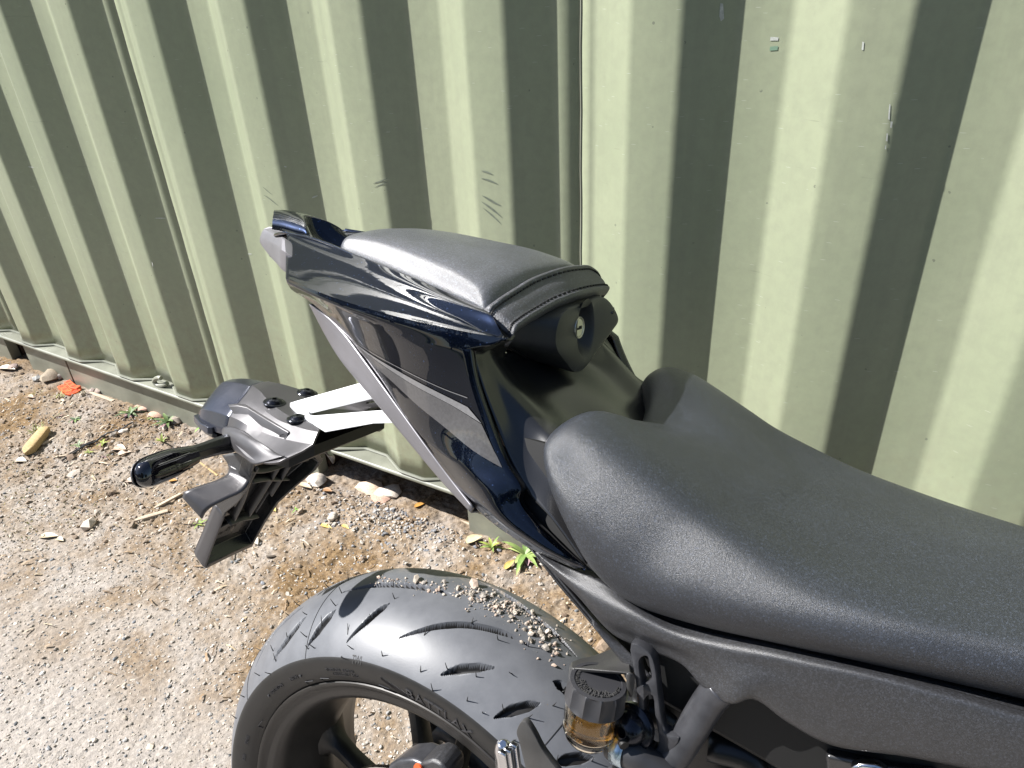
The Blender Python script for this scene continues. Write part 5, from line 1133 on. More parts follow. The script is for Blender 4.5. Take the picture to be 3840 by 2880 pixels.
mb = MB(); mb.patch(tk, 6, 5); mb.add([L(p) for p in tk[0]], [tuple(range(7))]); mb.add([L(p) for p in tk[-1]], [tuple(range(7))]); mb.build('fuel_tank', M['paint'], bike, angle=40)
mb = MB(); mb.prism([(0.44,0.13,0.40),(0.50,0.13,0.62),(0.62,0.13,0.70),(0.86,0.13,0.72),(0.98,0.13,0.55),(0.92,0.13,0.28),(0.60,0.13,0.22)], (0, -0.26, 0)); mb.build('engine', M['black_metal'], bike, bevel=0.02, seg=3)

# ------------------------------------------------------------------ loose ground cover
_t = (1 + 5 ** .5) / 2
ICO_V = np.array([(-1, _t, 0), (1, _t, 0), (-1, -_t, 0), (1, -_t, 0), (0, -1, _t), (0, 1, _t), (0, -1, -_t), (0, 1, -_t), (_t, 0, -1), (_t, 0, 1), (-_t, 0, -1), (-_t, 0, 1)]) / math.hypot(1, _t)
ICO_F = np.array([(0, 11, 5), (0, 5, 1), (0, 1, 7), (0, 7, 10), (0, 10, 11), (1, 5, 9), (5, 11, 4), (11, 10, 2), (10, 7, 6), (7, 1, 8), (3, 9, 4), (3, 4, 2), (3, 2, 6), (3, 6, 8), (3, 8, 9), (4, 9, 5), (2, 4, 11), (6, 2, 10), (8, 6, 7), (9, 8, 1)])
def in_view(x, y, margin=0.06):
    P = np.stack([x, y, np.zeros_like(x) - 1.17], -1); r = np.array(_r); d = np.array(_d); f = np.array(_f)
    z = P @ f; u = (P @ r) / z * 24.9 / 36; v = (P @ d) / z * 24.9 / 36
    return (z > 0) & (np.abs(u) < 0.5 + margin) & (np.abs(v) < 0.375 + margin)
def tri_mesh(name, V, F, col, mat, smooth=False, parent=None):
    me = bpy.data.meshes.new(name); me.vertices.add(len(V)); me.vertices.foreach_set('co', np.asarray(V, np.float32).ravel())
    F = np.asarray(F, np.int32); k = F.shape[1]
    me.loops.add(F.size); me.loops.foreach_set('vertex_index', F.ravel())
    me.polygons.add(len(F)); me.polygons.foreach_set('loop_start', np.arange(0, F.size, k, dtype=np.int32))
    me.polygons.foreach_set('use_smooth', np.full(len(F), smooth)); me.update(calc_edges=True)
    a = me.color_attributes.new('tint', 'FLOAT_COLOR', 'POINT'); a.data.foreach_set('color', np.concatenate([col, np.ones((len(col), 1))], 1).astype(np.float32).ravel())
    return link(name, me, mat, parent)
def pebbles(name, x, y, z, size, pal, flat=0.62, parent=None, nrm=None):
    n = len(x); V = np.tile(ICO_V, (n, 1, 1)) * (1 + rng.normal(0, 0.17, (n, 12, 1)))
    sc = size[:, None] * np.stack([rng.uniform(.8, 1.45, n), rng.uniform(.7, 1.05, n), rng.uniform(.75, 1.1, n) * flat], 1)
    V = V * sc[:, None, :]
    a = rng.uniform(0, 6.28, n); c, s = np.cos(a), np.sin(a)
    X = V[..., 0] * c[:, None] - V[..., 1] * s[:, None]; Y = V[..., 0] * s[:, None] + V[..., 1] * c[:, None]; Z = V[..., 2]
    t = rng.normal(0, .3, n); X, Z = X * np.cos(t)[:, None] - Z * np.sin(t)[:, None], X * np.sin(t)[:, None] + Z * np.cos(t)[:, None]
    V = np.stack([X + x[:, None], Y + y[:, None], Z + z[:, None]], -1).reshape(-1, 3)
    F = (ICO_F[None] + (np.arange(n) * 12)[:, None, None]).reshape(-1, 3)
    pal = np.array(pal); col = pal[rng.integers(0, len(pal), n)] * rng.uniform(.75, 1.25, (n, 1)); col = np.repeat(col, 12, 0)
    return tri_mesh(name, V, F, col, M['tint'], False, parent)
PAL = [(0.40, 0.36, 0.315), (0.45, 0.41, 0.36), (0.35, 0.315, 0.28), (0.50, 0.46, 0.42), (0.42, 0.365, 0.305), (0.30, 0.29, 0.28), (0.19, 0.20, 0.21), (0.38, 0.34, 0.295), (0.50, 0.43, 0.36)]
def scatter(n, x0, x1, y0, y1, fn=None):
    x = rng.uniform(x0, x1, n); y = rng.uniform(y0, y1, n); k = in_view(x, y)
    if fn is not None: k &= rng.random(n) < fn(x, y)
    return x[k], y[k]
x, y = scatter(70000, -3.2, 0.2, -0.25, 1.04, lambda x, y: np.clip(0.75 - 0.5 * np.clip((y - .5) / .5, 0, 1), 0, 1))
s = np.exp(rng.normal(math.log(0.0017), 0.42, len(x)))
tag(pebbles('grit', x, y, relief(x, y) + s * 0.15, s, PAL), 'fine sandy grit and chippings covering the yard', 'grit', kind='stuff')
x, y = scatter(2200, -3.2, 0.2, -0.25, 1.04); s = np.exp(rng.normal(math.log(0.0027), 0.35, len(x)))
PAL2 = PAL + [(0.15, 0.16, 0.18), (0.21, 0.22, 0.24), (0.48, 0.45, 0.42)]
tag(pebbles('gravel', x, y, relief(x, y) + s * 0.2, s, PAL2), 'scattered small grey and tan stones lying on the yard', 'gravel', kind='stuff')
# a patch of bluish gravel and one of pale crumbs against the fork pocket
gx = np.concatenate([rng.normal(c[0], .12, 420) for c in ((-1.004,1.058), (-0.9298,1.021), (-1.02,1.025))]); gy = np.concatenate([rng.normal(c[1], .07, 420) for c in ((-1.004,1.058), (-0.9298,1.021), (-1.02,1.025))])
k = in_view(gx, gy) & (gy < 1.03); gx, gy = gx[k], gy[k]; s = np.exp(rng.normal(math.log(0.0030), 0.35, len(gx)))
tag(pebbles('gravel_patch', gx, gy, relief(gx, gy) + s * 0.25, s, [(0.22, 0.22, 0.225), (0.32, 0.31, 0.30), (0.42, 0.385, 0.34), (0.18, 0.185, 0.20), (0.46, 0.41, 0.355), (0.38, 0.33, 0.28)]), 'loose bluish grey gravel in front of the opening in the container rail', 'gravel', kind='stuff')
x, y = scatter(36000, -3.3, 0.2, 0.55, 1.035, lambda x, y: np.clip((y - .55) / .42, 0, 1) * np.clip(0.35 + 1.7 * vnoise(x, y, 3.1, 21), 0.05, 1)); s = np.exp(rng.normal(math.log(0.0020), 0.6, len(x)))
tag(pebbles('soil_crumbs', x, y, relief(x, y) + s * 0.2, s, [(0.20, 0.15, 0.11), (0.28, 0.22, 0.165), (0.14, 0.10, 0.07), (0.38, 0.32, 0.26), (0.46, 0.40, 0.34), (0.24, 0.18, 0.13)], 0.8), 'brown crumbs of soil heaped along the foot of the container', 'soil', kind='stuff')
# litter of thin straws and bark
def straws(n, pal, l0, l1, ymin, name, label, cat):
    x, y = scatter(n, -3.2, 0.1, ymin, 1.03, lambda x, y: np.clip((y - ymin) / .3, 0.15, 1)); m = len(x); a = rng.uniform(0, 6.28, m); l = rng.uniform(l0, l1, m); w = rng.uniform(0.0006, 0.0022, m)
    V = []; F = []; z = relief(x, y) + 0.003
    for i in range(m):
        dx, dy = math.cos(a[i]) * l[i], math.sin(a[i]) * l[i]; nx, ny = -math.sin(a[i]) * w[i], math.cos(a[i]) * w[i]; tz = rng.uniform(-.003, .006)
        b0 = len(V); V += [(x[i] - dx - nx, y[i] - dy - ny, z[i]), (x[i] - dx + nx, y[i] - dy + ny, z[i]), (x[i] + nx, y[i] + ny, z[i] + .003), (x[i] - nx, y[i] - ny, z[i] + .003), (x[i] + dx + nx, y[i] + dy + ny, z[i] + tz), (x[i] + dx - nx, y[i] + dy - ny, z[i] + tz)]
        F += [(b0, b0 + 3, b0 + 2, b0 + 1), (b0 + 3, b0 + 5, b0 + 4, b0 + 2)]
    col = np.repeat(np.array(pal)[rng.integers(0, len(pal), m)] * rng.uniform(.7, 1.2, (m, 1)), 6, 0)
    o = tri_mesh(name, np.array(V), F, col, M['leaf']); tag(o, label, cat, kind='stuff')
straws(1000, [(0.45, 0.36, 0.24), (0.30, 0.21, 0.13), (0.55, 0.47, 0.36), (0.16, 0.11, 0.07)], 0.003, 0.014, 0.35, 'straw_litter', 'dry straw and bark bits strewn over soil', 'litter')
# moss tufts
def moss():
    x, y = scatter(9000, -3.2, 0.0, 0.25, 1.03, lambda x, y: np.clip(vnoise(x, y, 3.3, 33) * 4.5 - 0.25, 0, 1)); n = len(x); s = rng.uniform(0.002, 0.006, n); z = relief(x, y)
    V = []; F = []; col = []
    pal = np.array([(0.10, 0.065, 0.015), (0.16, 0.10, 0.02), (0.07, 0.05, 0.015), (0.20, 0.15, 0.03), (0.12, 0.12, 0.025)])
    for i in range(n):
        c = pal[rng.integers(0, 5)] * rng.uniform(.7, 1.3)
        for q in range(3):
            a = rng.uniform(0, 6.28); d = np.array([math.cos(a), math.sin(a)]) * s[i]; b0 = len(V)
            V += [(x[i] - d[1] * .3, y[i] + d[0] * .3, z[i]), (x[i] + d[1] * .3, y[i] - d[0] * .3, z[i]), (x[i] + d[0], y[i] + d[1], z[i] + s[i] * rng.uniform(.3, 1.0))]; F.append((b0, b0 + 1, b0 + 2)); col += [c, c, c * 1.4]
    o = tri_mesh('moss', np.array(V), F, np.array(col), M['leaf']); tag(o, 'rusty brown and olive moss patches on the concrete', 'moss', kind='stuff')
moss()
# sand and pebbles lying on the tyre
def tyre_grit():
    pts = []
    regs = [(((111.7,0.01032), (98.83,0.005823)), 60, .006), (((98.64,0.007248), (89.01,-0.003754)), 70, .008), (((90.64,-0.0006987), (79.58,-0.0109)), 190, .010), (((80.9,-0.008582), (72.07,-0.01409)), 130, .010), (((76.4,0.004799), (68.69,0.0009304)), 60, .008), (((86.72,-0.004478), (81.63,-0.008094)), 50, .008)]
    for ((a0, b0), (a1, b1)), n, sp in regs:
        t = rng.random(n); pts += list(zip(a0 + (a1 - a0) * t + rng.normal(0, sp / .3 * 57.3 * .8, n), b0 + (b1 - b0) * t + rng.normal(0, sp, n)))
    pts = np.array(pts); keep = np.abs(pts[:, 1]) < .085; pts = pts[keep]
    s = np.exp(rng.normal(math.log(0.0008), 0.6, len(pts)))
    bigs = [(111.2,0.005747), (104.5,0.002269), (96.39,-0.007618), (93.7,0.01342), (91.39,0.007837), (89.44,-0.007492), (82.55,0.003059), (75.27,0.004634), (73.12,-0.0006098), (70.17,-0.0002601), (69.59,0.005413), (70.99,-0.006655), (68.72,0.01829), (75.58,0.02024), (87.33,0.02142)]
    pts = np.concatenate([pts, np.array(bigs)]); s = np.concatenate([s, np.full(len(bigs), 0.0024) * rng.uniform(.7, 1.25, len(bigs))])
    Wd = bike_mat
    P = []
    for (a, b_), r in zip(pts, s):
        p = np.array(tp(a, b_, r * 0.45)); P.append((bm_ @ Vector((p[0], -p[1], p[2] + 0.315)))[:])
    P = np.array(P)
    o = pebbles('tyre_grit', P[:, 0], P[:, 1], P[:, 2], s, [(0.40, 0.35, 0.29), (0.34, 0.30, 0.25), (0.46, 0.40, 0.34), (0.27, 0.245, 0.215), (0.40, 0.31, 0.25)], 0.85)
    tag(o, 'sand grains and small pink stones caught on the top of the tyre', 'grit', kind='stuff')
bm_ = Matrix.Translation((-0.334, 0.256, 0)) @ Matrix.Rotation(-PH, 4, 'X'); bike_mat = bm_
tyre_grit()

# ------------------------------------------------------------------ countable small things on the ground
def gz(p): return (p[0], p[1], float(relief(np.array(p[0]), np.array(p[1]))))
def leaf_mesh(V, F, C, base, ang, l, w, lift, droop, c0, c1, curl=0.25):
    d = np.array([math.cos(ang), math.sin(ang), 0]); s = np.array([-d[1], d[0], 0]); b0 = len(V); n = 5
    for i in range(n + 1):
        t = i / n; ww = w * math.sin(math.pi * min(1, (0.12 + 0.88 * t)) ** 0.8) * (1 if i < n else 0.1)
        p = np.array(base) + d * l * t * math.cos(lift) + np.array([0, 0, l * (math.sin(lift) * t - droop * t * t)])
        for q, e in ((-1, curl), (0, 0), (1, curl)):
            V.append(tuple(p + s * ww * q + np.array([0, 0, ww * e * abs(q)]))); C.append(np.array(c0) * (1 - t) + np.array(c1) * t)
    for i in range(n):
        for j in range(2):
            a = b0 + i * 3 + j; F.append((a, a + 1, a + 4, a + 3))
def weed(p, size, n, lab, greens, pinks=0, upright=0.6, grp=None, cat='weed', nm='weed'):
    x, y, z = gz(p); size *= 1.2; root = empty(nm, (x, y, z + 0.003)); tag(root, lab, cat, grp)
    for i in range(n):
        V, F, C = [], [], []; a = i * 2.4 + rng.uniform(-.4, .4); up = upright * rng.uniform(.5, 1.3) * (1 - 0.4 * i / n)
        c = np.array(greens[rng.integers(0, len(greens))]) * rng.uniform(.85, 1.15)
        leaf_mesh(V, F, C, (0, 0, 0.001), a, size * rng.uniform(.7, 1.15), size * rng.uniform(.075, .12), up, .36, c * .9, c * 1.2)
        tri_mesh('leaf', np.array(V), F, np.array(C), M['leaf'], True, root)
    for i in range(pinks):
        V, F, C = [], [], []; a = rng.uniform(3.6, 6.0)
        leaf_mesh(V, F, C, (0, 0, 0.0), a, size * rng.uniform(.35, .6), size * rng.uniform(.14, .19), 0.15, .1, (0.33, 0.19, 0.20), (0.45, 0.30, 0.31))
        tri_mesh('leaf', np.array(V), F, np.array(C), M['leaf'], True, root)
    return root
G1 = [(0.10, 0.155, 0.06), (0.13, 0.19, 0.065), (0.17, 0.22, 0.07), (0.085, 0.13, 0.065)]; GY = [(0.25, 0.30, 0.06), (0.19, 0.27, 0.065)]
GRP = 'weeds growing along the container foot'
weed((-2.067,1.013), 0.048, 9, 'long leaved weed with pink lower leaves below the middle of the rail', G1, 4, 0.75, GRP)
weed((-1.904,1.03), 0.050, 10, 'fan of long green leaves beside the tail light, nearest weed to the rail', G1, 5, 0.7, GRP)
weed((-2.217,0.9145), 0.030, 7, 'small weed with a cluster of pink leaves below the orange plastic', G1, 7, 0.6, GRP)
weed((-2.285,0.9005), 0.022, 5, 'flat pinkish seedling left of the pink leaved weed', [(0.20, 0.19, 0.10), (0.25, 0.17, 0.14)], 5, 0.3, GRP)
weed((-2.069,0.8323), 0.026, 7, 'pale grey green seedling left of the black cable end', [(0.20, 0.25, 0.13), (0.16, 0.22, 0.10)], 1, 0.7, GRP)
weed((-2.003,0.8708), 0.024, 6, 'bright yellow green seedling growing next to the black cable', GY, 2, 0.8, GRP)
weed((-1.939,0.8361), 0.018, 5, 'tiny purplish seedling below the black cable', [(0.16, 0.12, 0.10), (0.2, 0.2, 0.1)], 3, 0.5, GRP)
weed((-1.827,0.9517), 0.030, 5, 'upright bright green shoot just above the indicator', GY, 0, 1.1, GRP)
weed((-1.998,0.8232), 0.016, 6, 'tiny lime yellow sprout on bare soil below the cable', GY, 0, 0.6, GRP)
weed((-1.977,1.022), 0.014, 5, 'small round green sprout between the two long leaved weeds', GY, 0, 0.6, GRP)
weed((-1.781,1.054), 0.024, 3, 'single broad green leaf lying against the rail beside the indicator stem', [(0.22, 0.42, 0.08)], 0, 0.3, GRP)
weed((-0.7127,1.019), 0.030, 9, 'bushy lime green sprig beside the tail panel foot', GY + G1[1:3], 0, 0.9, GRP)
weed((-0.6318,1.034), 0.055, 11, 'large leafy weed half hidden behind the tail panel foot', [(0.16, 0.25, 0.07), (0.22, 0.30, 0.09), (0.27, 0.33, 0.11)], 2, 0.6, GRP)
weed((-1.239,0.9133), 0.014, 4, 'tiny flat green clover leaf on gravel left of the fork pocket', [(0.18, 0.34, 0.06)], 0, 0.2, GRP)
def grass(p, n, size, lab):
    x, y, z = gz(p); V, F, C = [], [], []
    for i in range(n):
        c = np.array([(0.25, 0.30, 0.06), (0.18, 0.26, 0.05), (0.33, 0.34, 0.09)][rng.integers(0, 3)])
        leaf_mesh(V, F, C, (rng.normal(0, size * .25), rng.normal(0, size * .2), 0), rng.uniform(0, 6.28), size * rng.uniform(.5, 1.1), size * .03, rng.uniform(.5, 1.3), .2, c, c * 1.2, 0)
    o = tri_mesh('grass_tuft', np.array(V), F, np.array(C), M['leaf'], True); o.location = (x, y, z); tag(o, lab, 'grass tuft', 'grass tufts in the yard')
grass((-2.272,0.8199), 26, 0.040, 'bright green grass tuft behind the wooden stake'); grass((-2.391,0.9758), 22, 0.034, 'thin grey green grass tuft below the orange plastic'); grass((-2.499,0.9517), 14, 0.026, 'sparse grass tuft left of the orange plastic'); grass((-2.328,1.016), 12, 0.030, 'low green blades beside the right end of the orange plastic')

# orange slotted plastic piece
def ground_plate(name, outline, holes, z0, thick, mat, lab, cat):
    cu = bpy.data.curves.new('tmp', 'CURVE'); cu.dimensions = '2D'; cu.fill_mode = 'BOTH'; cu.extrude = thick / 2; cu.bevel_depth = 0.0007; cu.bevel_resolution = 1
    c = np.mean(np.array(outline), 0)
    for poly in [outline] + holes:
        sp = cu.splines.new('POLY'); sp.points.add(len(poly) - 1); sp.use_cyclic_u = True
        for q, p in zip(sp.points, poly): q.co = (p[0] - c[0], p[1] - c[1], 0, 1)
    ob = bpy.data.objects.new('tmp', cu); me = bpy.data.meshes.new_from_object(ob); bpy.data.objects.remove(ob); bpy.data.curves.remove(cu)
    me.materials.clear(); me.name = name; o = link(name, me, mat); o.location = (c[0], c[1], z0); tag(o, lab, cat); return o
op = empty('plastic_spacer', gz((-2.408,1.017))); tag(op, 'orange slotted plastic packing piece lying by the container rail', 'plastic spacer')
def op_bar(pts, w, h, slots):
    P = cr(np.array(pts), 6); mb = MB(); o0 = np.array(op.location)
    G_ = []
    for i, p in enumerate(P):
        t = P[min(i + 1, len(P) - 1)] - P[max(i - 1, 0)]; t /= np.linalg.norm(t); n2 = np.array([-t[1], t[0]])
        z = h
        G_.append([(p[0] + n2[0] * w - o0[0], p[1] + n2[1] * w - o0[1], 0.0), (p[0] + n2[0] * w - o0[0], p[1] + n2[1] * w - o0[1], z), (p[0] - n2[0] * w - o0[0], p[1] - n2[1] * w - o0[1], z), (p[0] - n2[0] * w - o0[0], p[1] - n2[1] * w - o0[1], 0.0)])
    mb.net(G_, closed_v=True, conv=lambda q: q); mb.add(G_[0], [(0, 1, 2, 3)]); mb.add(G_[-1], [(3, 2, 1, 0)])
    mb.build('bar', M['orange'], op, angle=40, bevel=0.0008)
    for t in slots:
        i = min(len(P) - 2, int(t * (len(P) - 1))); p = P[i]; tt = P[i + 1] - P[i]; tt /= np.linalg.norm(tt); n2 = np.array([-tt[1], tt[0]]); mb = MB()
        q = lambda a, b_: (p[0] + tt[0] * a + n2[0] * b_ - o0[0], p[1] + tt[1] * a + n2[1] * b_ - o0[1], h + 0.0004)
        mb.prism([q(-.0045, -w * .6), q(.0045, -w * .6), q(.0045, w * .6), q(-.0045, w * .6)], (0, 0, -0.003), conv=lambda z: z); mb.build('slot', M['orange_dark'], op)
M['orange_dark'] = simple('orange_slot_shade', (0.42, 0.045, 0.014), 0.6)  # darker copy of the orange: slot shade painted on the bars
op_bar([(-2.459,1.014), (-2.424,1.006), (-2.387,0.9972), (-2.371,0.9979), (-2.367,1.009), (-2.373,1.027)], 0.0098, 0.011, (.08, .24, .40, .62, .78, .92))
op_bar([(-2.46,1.039), (-2.428,1.032), (-2.395,1.026), (-2.376,1.031)], 0.0098, 0.016, (.12, .38, .64))
op_bar([(-2.46,1.015), (-2.455,1.025), (-2.419,1.015), (-2.391,1.01)], 0.006, 0.008, (.3, .6))

# wooden stake and its pale chip
def stick(name, a, b_, w, h, mat, lab, cat, taper=0.5, tip=0.2):
    a = np.array(gz(a)); b_ = np.array(gz(b_)); d = b_ - a; l = np.linalg.norm(d); d /= l; s = np.array([-d[1], d[0], 0]); u = np.cross(d, s); u = u if u[2] > 0 else -u
    rows = []
    for t, k_ in ((0, taper * .15), (tip * .5, taper + (1 - taper) * .4), (tip, 1.0), (.6, 1.02), (1.0, .95)):
        c = d * l * t + np.array([0, 0, h * .5]); rows.append([c + s * w * i * k_ + u * h * j * (.35 + .65 * k_) for i, j in ((-1, -.5), (1, -.5), (1, .42), (.8, .5), (-.8, .5), (-1, .42))])
    mb = MB(); mb.net(rows, closed_v=True, conv=lambda q: q); mb.add(rows[0], [tuple(range(6))]); mb.add(rows[-1], [tuple(range(6))])
    o = mb.build(name, mat, angle=30, bevel=0.0006); o.location = tuple(a); tag(o, lab, cat, 'wood splinters on the ground' if cat == 'splinter' else None); return o
def wood(name, c0, c1):
    m, nt, b = new_mat(name); c = coords(nt); mp = N(nt, 'ShaderNodeMapping'); setin(mp, Scale=(14, 90, 90), Rotation=(0, 0, math.radians(-40))); nt.links.new(c, mp.inputs['Vector'])
    n = noise(nt, mp.outputs[0], 3.0, 6, 0.65); nt.links.new(ramp(nt, n.outputs['Fac'], [(0.3, c0), (0.7, c1)]).outputs['Color'], b.inputs['Base Color']); setin(b, Roughness=0.75); bump(nt, b, n.outputs['Fac'], 0.4, 0.002); return m
M['wood'] = wood('pale_split_wood', (0.34, 0.23, 0.10), (0.52, 0.38, 0.19)); M['oldwood'] = wood('weathered_wood', (0.30, 0.23, 0.16), (0.55, 0.46, 0.35)); M['twig'] = simple('dark_twig', (0.06, 0.045, 0.032), 0.8, vary=0.4, vs=50)
stick('wooden_stake', (-2.171,0.7294), (-2.247,0.8352), 0.0155, 0.022, M['wood'], 'pale wooden stake with a pointed end lying on mossy ground', 'stake')
stick('wood_splinter', (-1.599,0.6957), (-1.557,0.7642), 0.0065, 0.009, M['oldwood'], 'long split piece of weathered wood below the indicator', 'splinter', .6)
stick('wood_splinter', (-1.602,0.7532), (-1.578,0.8225), 0.0045, 0.006, M['oldwood'], 'thinner greyish splinter lying just above the long split piece', 'splinter', .6)
stick('wood_splinter', (-2.087,0.715), (-2.088,0.741), 0.002, 0.004, M['twig'], 'short dark twig below the wooden stake', 'splinter', .6)
stick('wood_splinter', (-2.091,0.769), (-2.066,0.7924), 0.003, 0.004, M['oldwood'], 'short brown splinter left of the black cable end', 'splinter', .6)
stick('wood_splinter', (-2.193,0.7886), (-2.191,0.8269), 0.004, 0.006, M['oldwood'], 'brown splinter touching the right side of the stake', 'splinter', .6)
stick('wood_splinter', (-2.325,1.035), (-2.187,1.033), 0.006, 0.004, M['oldwood'], 'flat grey strip of wood beside the rail right of the orange plastic', 'splinter', .6)
stick('wood_splinter', (-1.653,0.9415), (-1.549,0.9218), 0.0022, 0.003, M['wood'], 'thin yellow straw running under the plate holder', 'splinter', .8)
stick('wood_splinter', (-0.8361,1.069), (-0.6661,1.054), 0.0028, 0.004, M['oldwood'], 'long pale straw beside the rail behind the tail panel', 'splinter', .8)
stick('wood_splinter', (-1.186,0.7612), (-1.171,0.7745), 0.003, 0.004, M['twig'], 'short dark twig between the mudguard and the tyre', 'splinter', .6)
def strand(pts, r, lab):
    P = cr(np.array(pts), 9); Z = relief(P[:, 0], P[:, 1]); Z = np.array([Z[max(0, i - 2):i + 3].max() for i in range(len(Z))]) + r + 0.003
    mb = MB(); mb.tube([(p[0], p[1], z) for p, z in zip(P, Z)], r, n=8, k=0, conv=lambda z: z); tag(mb.build('cable', M['hose']), lab, 'cable')
strand([(-2.041,0.7656), (-2.044,0.8004), (-2.041,0.8407), (-2.033,0.87), (-2.03,0.9), (-2.016,0.9198), (-2.002,0.9462), (-1.997,0.9726)], 0.0026, 'thin black cable lying across the soil left of the indicator')
strand([(-2.047,0.7691), (-2.052,0.8049), (-2.047,0.8445), (-2.04,0.8742)], 0.0018, 'shorter black strand alongside the thin black cable')
mb = MB(); mb.tube([tuple(np.array(gz(p)) + np.array((0, 0, h))) for p, h in (((-1.471,0.7468), .002), ((-1.448,0.7601), .006), ((-1.423,0.7648), .012), ((-1.394,0.7614), .004))], 0.0013, n=6, k=5, conv=lambda z: z)
tag(mb.build('twig', M['twig']), 'thin dark twig with a green shoot beside the mudguard foot', 'twig')
weed((-1.441,0.768), 0.024, 5, 'fresh green shoot on the thin twig beside the mudguard foot', GY, 0, 0.5, GRP)
# dry leaves and pods
def dry(p, l, w, ang, col, lab, nm='dry_leaf', cat='dry leaf', grp='dry leaves on the ground', curl=0.5, lift=0.1):
    V, F, C = [], [], []; l *= 0.78; w *= 0.8; col = tuple(x * 0.85 for x in col); leaf_mesh(V, F, C, (0, 0, 0.002), ang, l, w, lift, 0.05, col, tuple(np.array(col) * 1.15), curl)
    o = tri_mesh(nm, np.array(V), F, np.array(C), M['leaf'], True); o.location = gz(p); tag(o, lab, cat, grp)
CR = (0.55, 0.47, 0.33); YE = (0.62, 0.44, 0.14); OR = (0.50, 0.25, 0.06)
dry((-1.772,0.5471), 0.062, 0.013, 0.5, CR, 'curled cream leaf alone on the sandy concrete at far left')
dry((-1.725,0.5625), 0.034, 0.009, 0.1, CR, 'small cream leaf right of the curled cream leaf')
dry((-2.182,0.7049), 0.052, 0.015, 0.3, (0.62, 0.56, 0.45), 'pale chip at the pointed end of the wooden stake')
dry((-1.27,0.7927), 0.040, 0.012, -0.3, (0.60, 0.55, 0.44), 'pale leaf right of the mudguard foot')
dry((-1.784,0.7967), 0.045, 0.014, 0.3, (0.50, 0.40, 0.34), 'dull pink curled leaf just below the indicator tip')
dry((-1.662,0.847), 0.030, 0.009, 0.6, OR, 'rusty orange leaf above the reflector wing')
dry((-0.7738,1.004), 0.055, 0.016, 1.0, (0.62, 0.54, 0.33), 'cream leaf standing near the leafy weed')
dry((-1.144,0.9031), 0.048, 0.0085, 0.02, YE, 'yellow pod leaf on mossy concrete left of centre')
dry((-1.094,0.9254), 0.036, 0.007, -.15, YE, 'smaller yellow pod leaf right of the yellow pod leaf')
dry((-0.9629,1.053), 0.040, 0.009, 1.0, OR, 'orange leaf at the edge of the bluish gravel')
dry((-1.305,0.8922), 0.030, 0.008, -.3, YE, 'short yellow leaf beside the mudguard rim')
dry((-1.296,0.9867), 0.058, 0.010, 0.0, (0.55, 0.44, 0.30), 'tan strip of bark near the mudguard wing')
dry((-1.224,0.9992), 0.036, 0.010, 0.2, (0.36, 0.20, 0.10), 'red brown bark chip under the tail')
dry((-0.6479,0.9694), 0.045, 0.010, 1.4, YE, 'upright yellow leaf left of the leafy weed base')
dry((-2.371,0.9577), 0.03, 0.008, 0.1, CR, 'cream flake below the orange plastic'); dry((-2.511,0.9251), 0.045, 0.012, 0.1, (0.45, 0.33, 0.24), 'broad tan flake left of the orange plastic')
dry((-1.954,0.8723), 0.06, 0.02, 0.3, (0.52, 0.40, 0.30), 'broad pinkish tan leaf right of the black cable'); dry((-1.908,0.8571), 0.05, 0.016, 0.9, (0.55, 0.43, 0.33), 'second pinkish tan leaf below the broad one')
dry((-2.804,0.9876), 0.10, 0.020, 0.25, (0.62, 0.56, 0.46), 'long pale strip of bark beside the rail at far left')
dry((-1.42,0.7038), .02, .006, .6, YE, 'tiny yellow flake on sandy concrete near the tyre') if False else None
# single stones
def stone(p, r, col, lab, flat=.7, grp='loose stones by the container'):
    bm = bmesh.new(); bmesh.ops.create_icosphere(bm, subdivisions=2, radius=r); sd = rng.uniform(0, 9)
    for v in bm.verts:
        n = v.co.normalized(); k_ = 1 + .22 * math.sin(n.x * 3.1 + sd) * math.cos(n.y * 2.7 + sd * 2) + .14 * math.sin(n.z * 5 + n.x * 4 + sd); v.co = Vector((v.co.x * k_ * 1.2, v.co.y * k_, v.co.z * k_ * flat))
    me = bpy.data.meshes.new('stone'); bm.to_mesh(me); bm.free()
    a = me.color_attributes.new('tint', 'FLOAT_COLOR', 'POINT'); a.data.foreach_set('color', np.tile(np.array([*col, 1.0]), len(me.vertices)).astype(np.float32))
    me.polygons.foreach_set('use_smooth', [True] * len(me.polygons)); me.set_sharp_from_angle(angle=math.radians(32))
    o = link('stone', me, M['tint']); x, y, z = gz(p); o.location = (x, y, z + r * flat * .45); o.rotation_euler = (0, 0, rng.uniform(0, 6)); tag(o, lab, 'stone', grp)
WH = (0.60, 0.53, 0.45); PK = (0.52, 0.34, 0.26)
stone((-1.265,1.02), 0.024, WH, 'large whitish stone left of the fork pocket'); stone((-1.132,0.9334), 0.0125, WH, 'small white stone above the yellow pod leaf')
stone((-1.122,1.067), 0.030, (0.62, 0.48, 0.36), 'flat pale slab at the left foot of the fork pocket', .35); stone((-1.075,1.058), 0.028, PK, 'flat pinkish slab right of the pale slab', .35); stone((-1.063,1.073), 0.030, (0.62, 0.54, 0.46), 'flat white slab below the fork pocket', .4)
stone((-2.552,1.036), 0.034, (0.30, 0.245, 0.18), 'brown clod above the orange plastic', .6); stone((-2.524,1.05), 0.016, (0.40, 0.37, 0.33), 'grey stone right of the brown clod'); stone((-2.55,1.056), 0.018, (0.45, 0.42, 0.37), 'pale grey stone touching the rail near the brown clod'); stone((-2.587,1.006), 0.013, (0.35, 0.35, 0.34), 'grey pebble left of the brown clod')
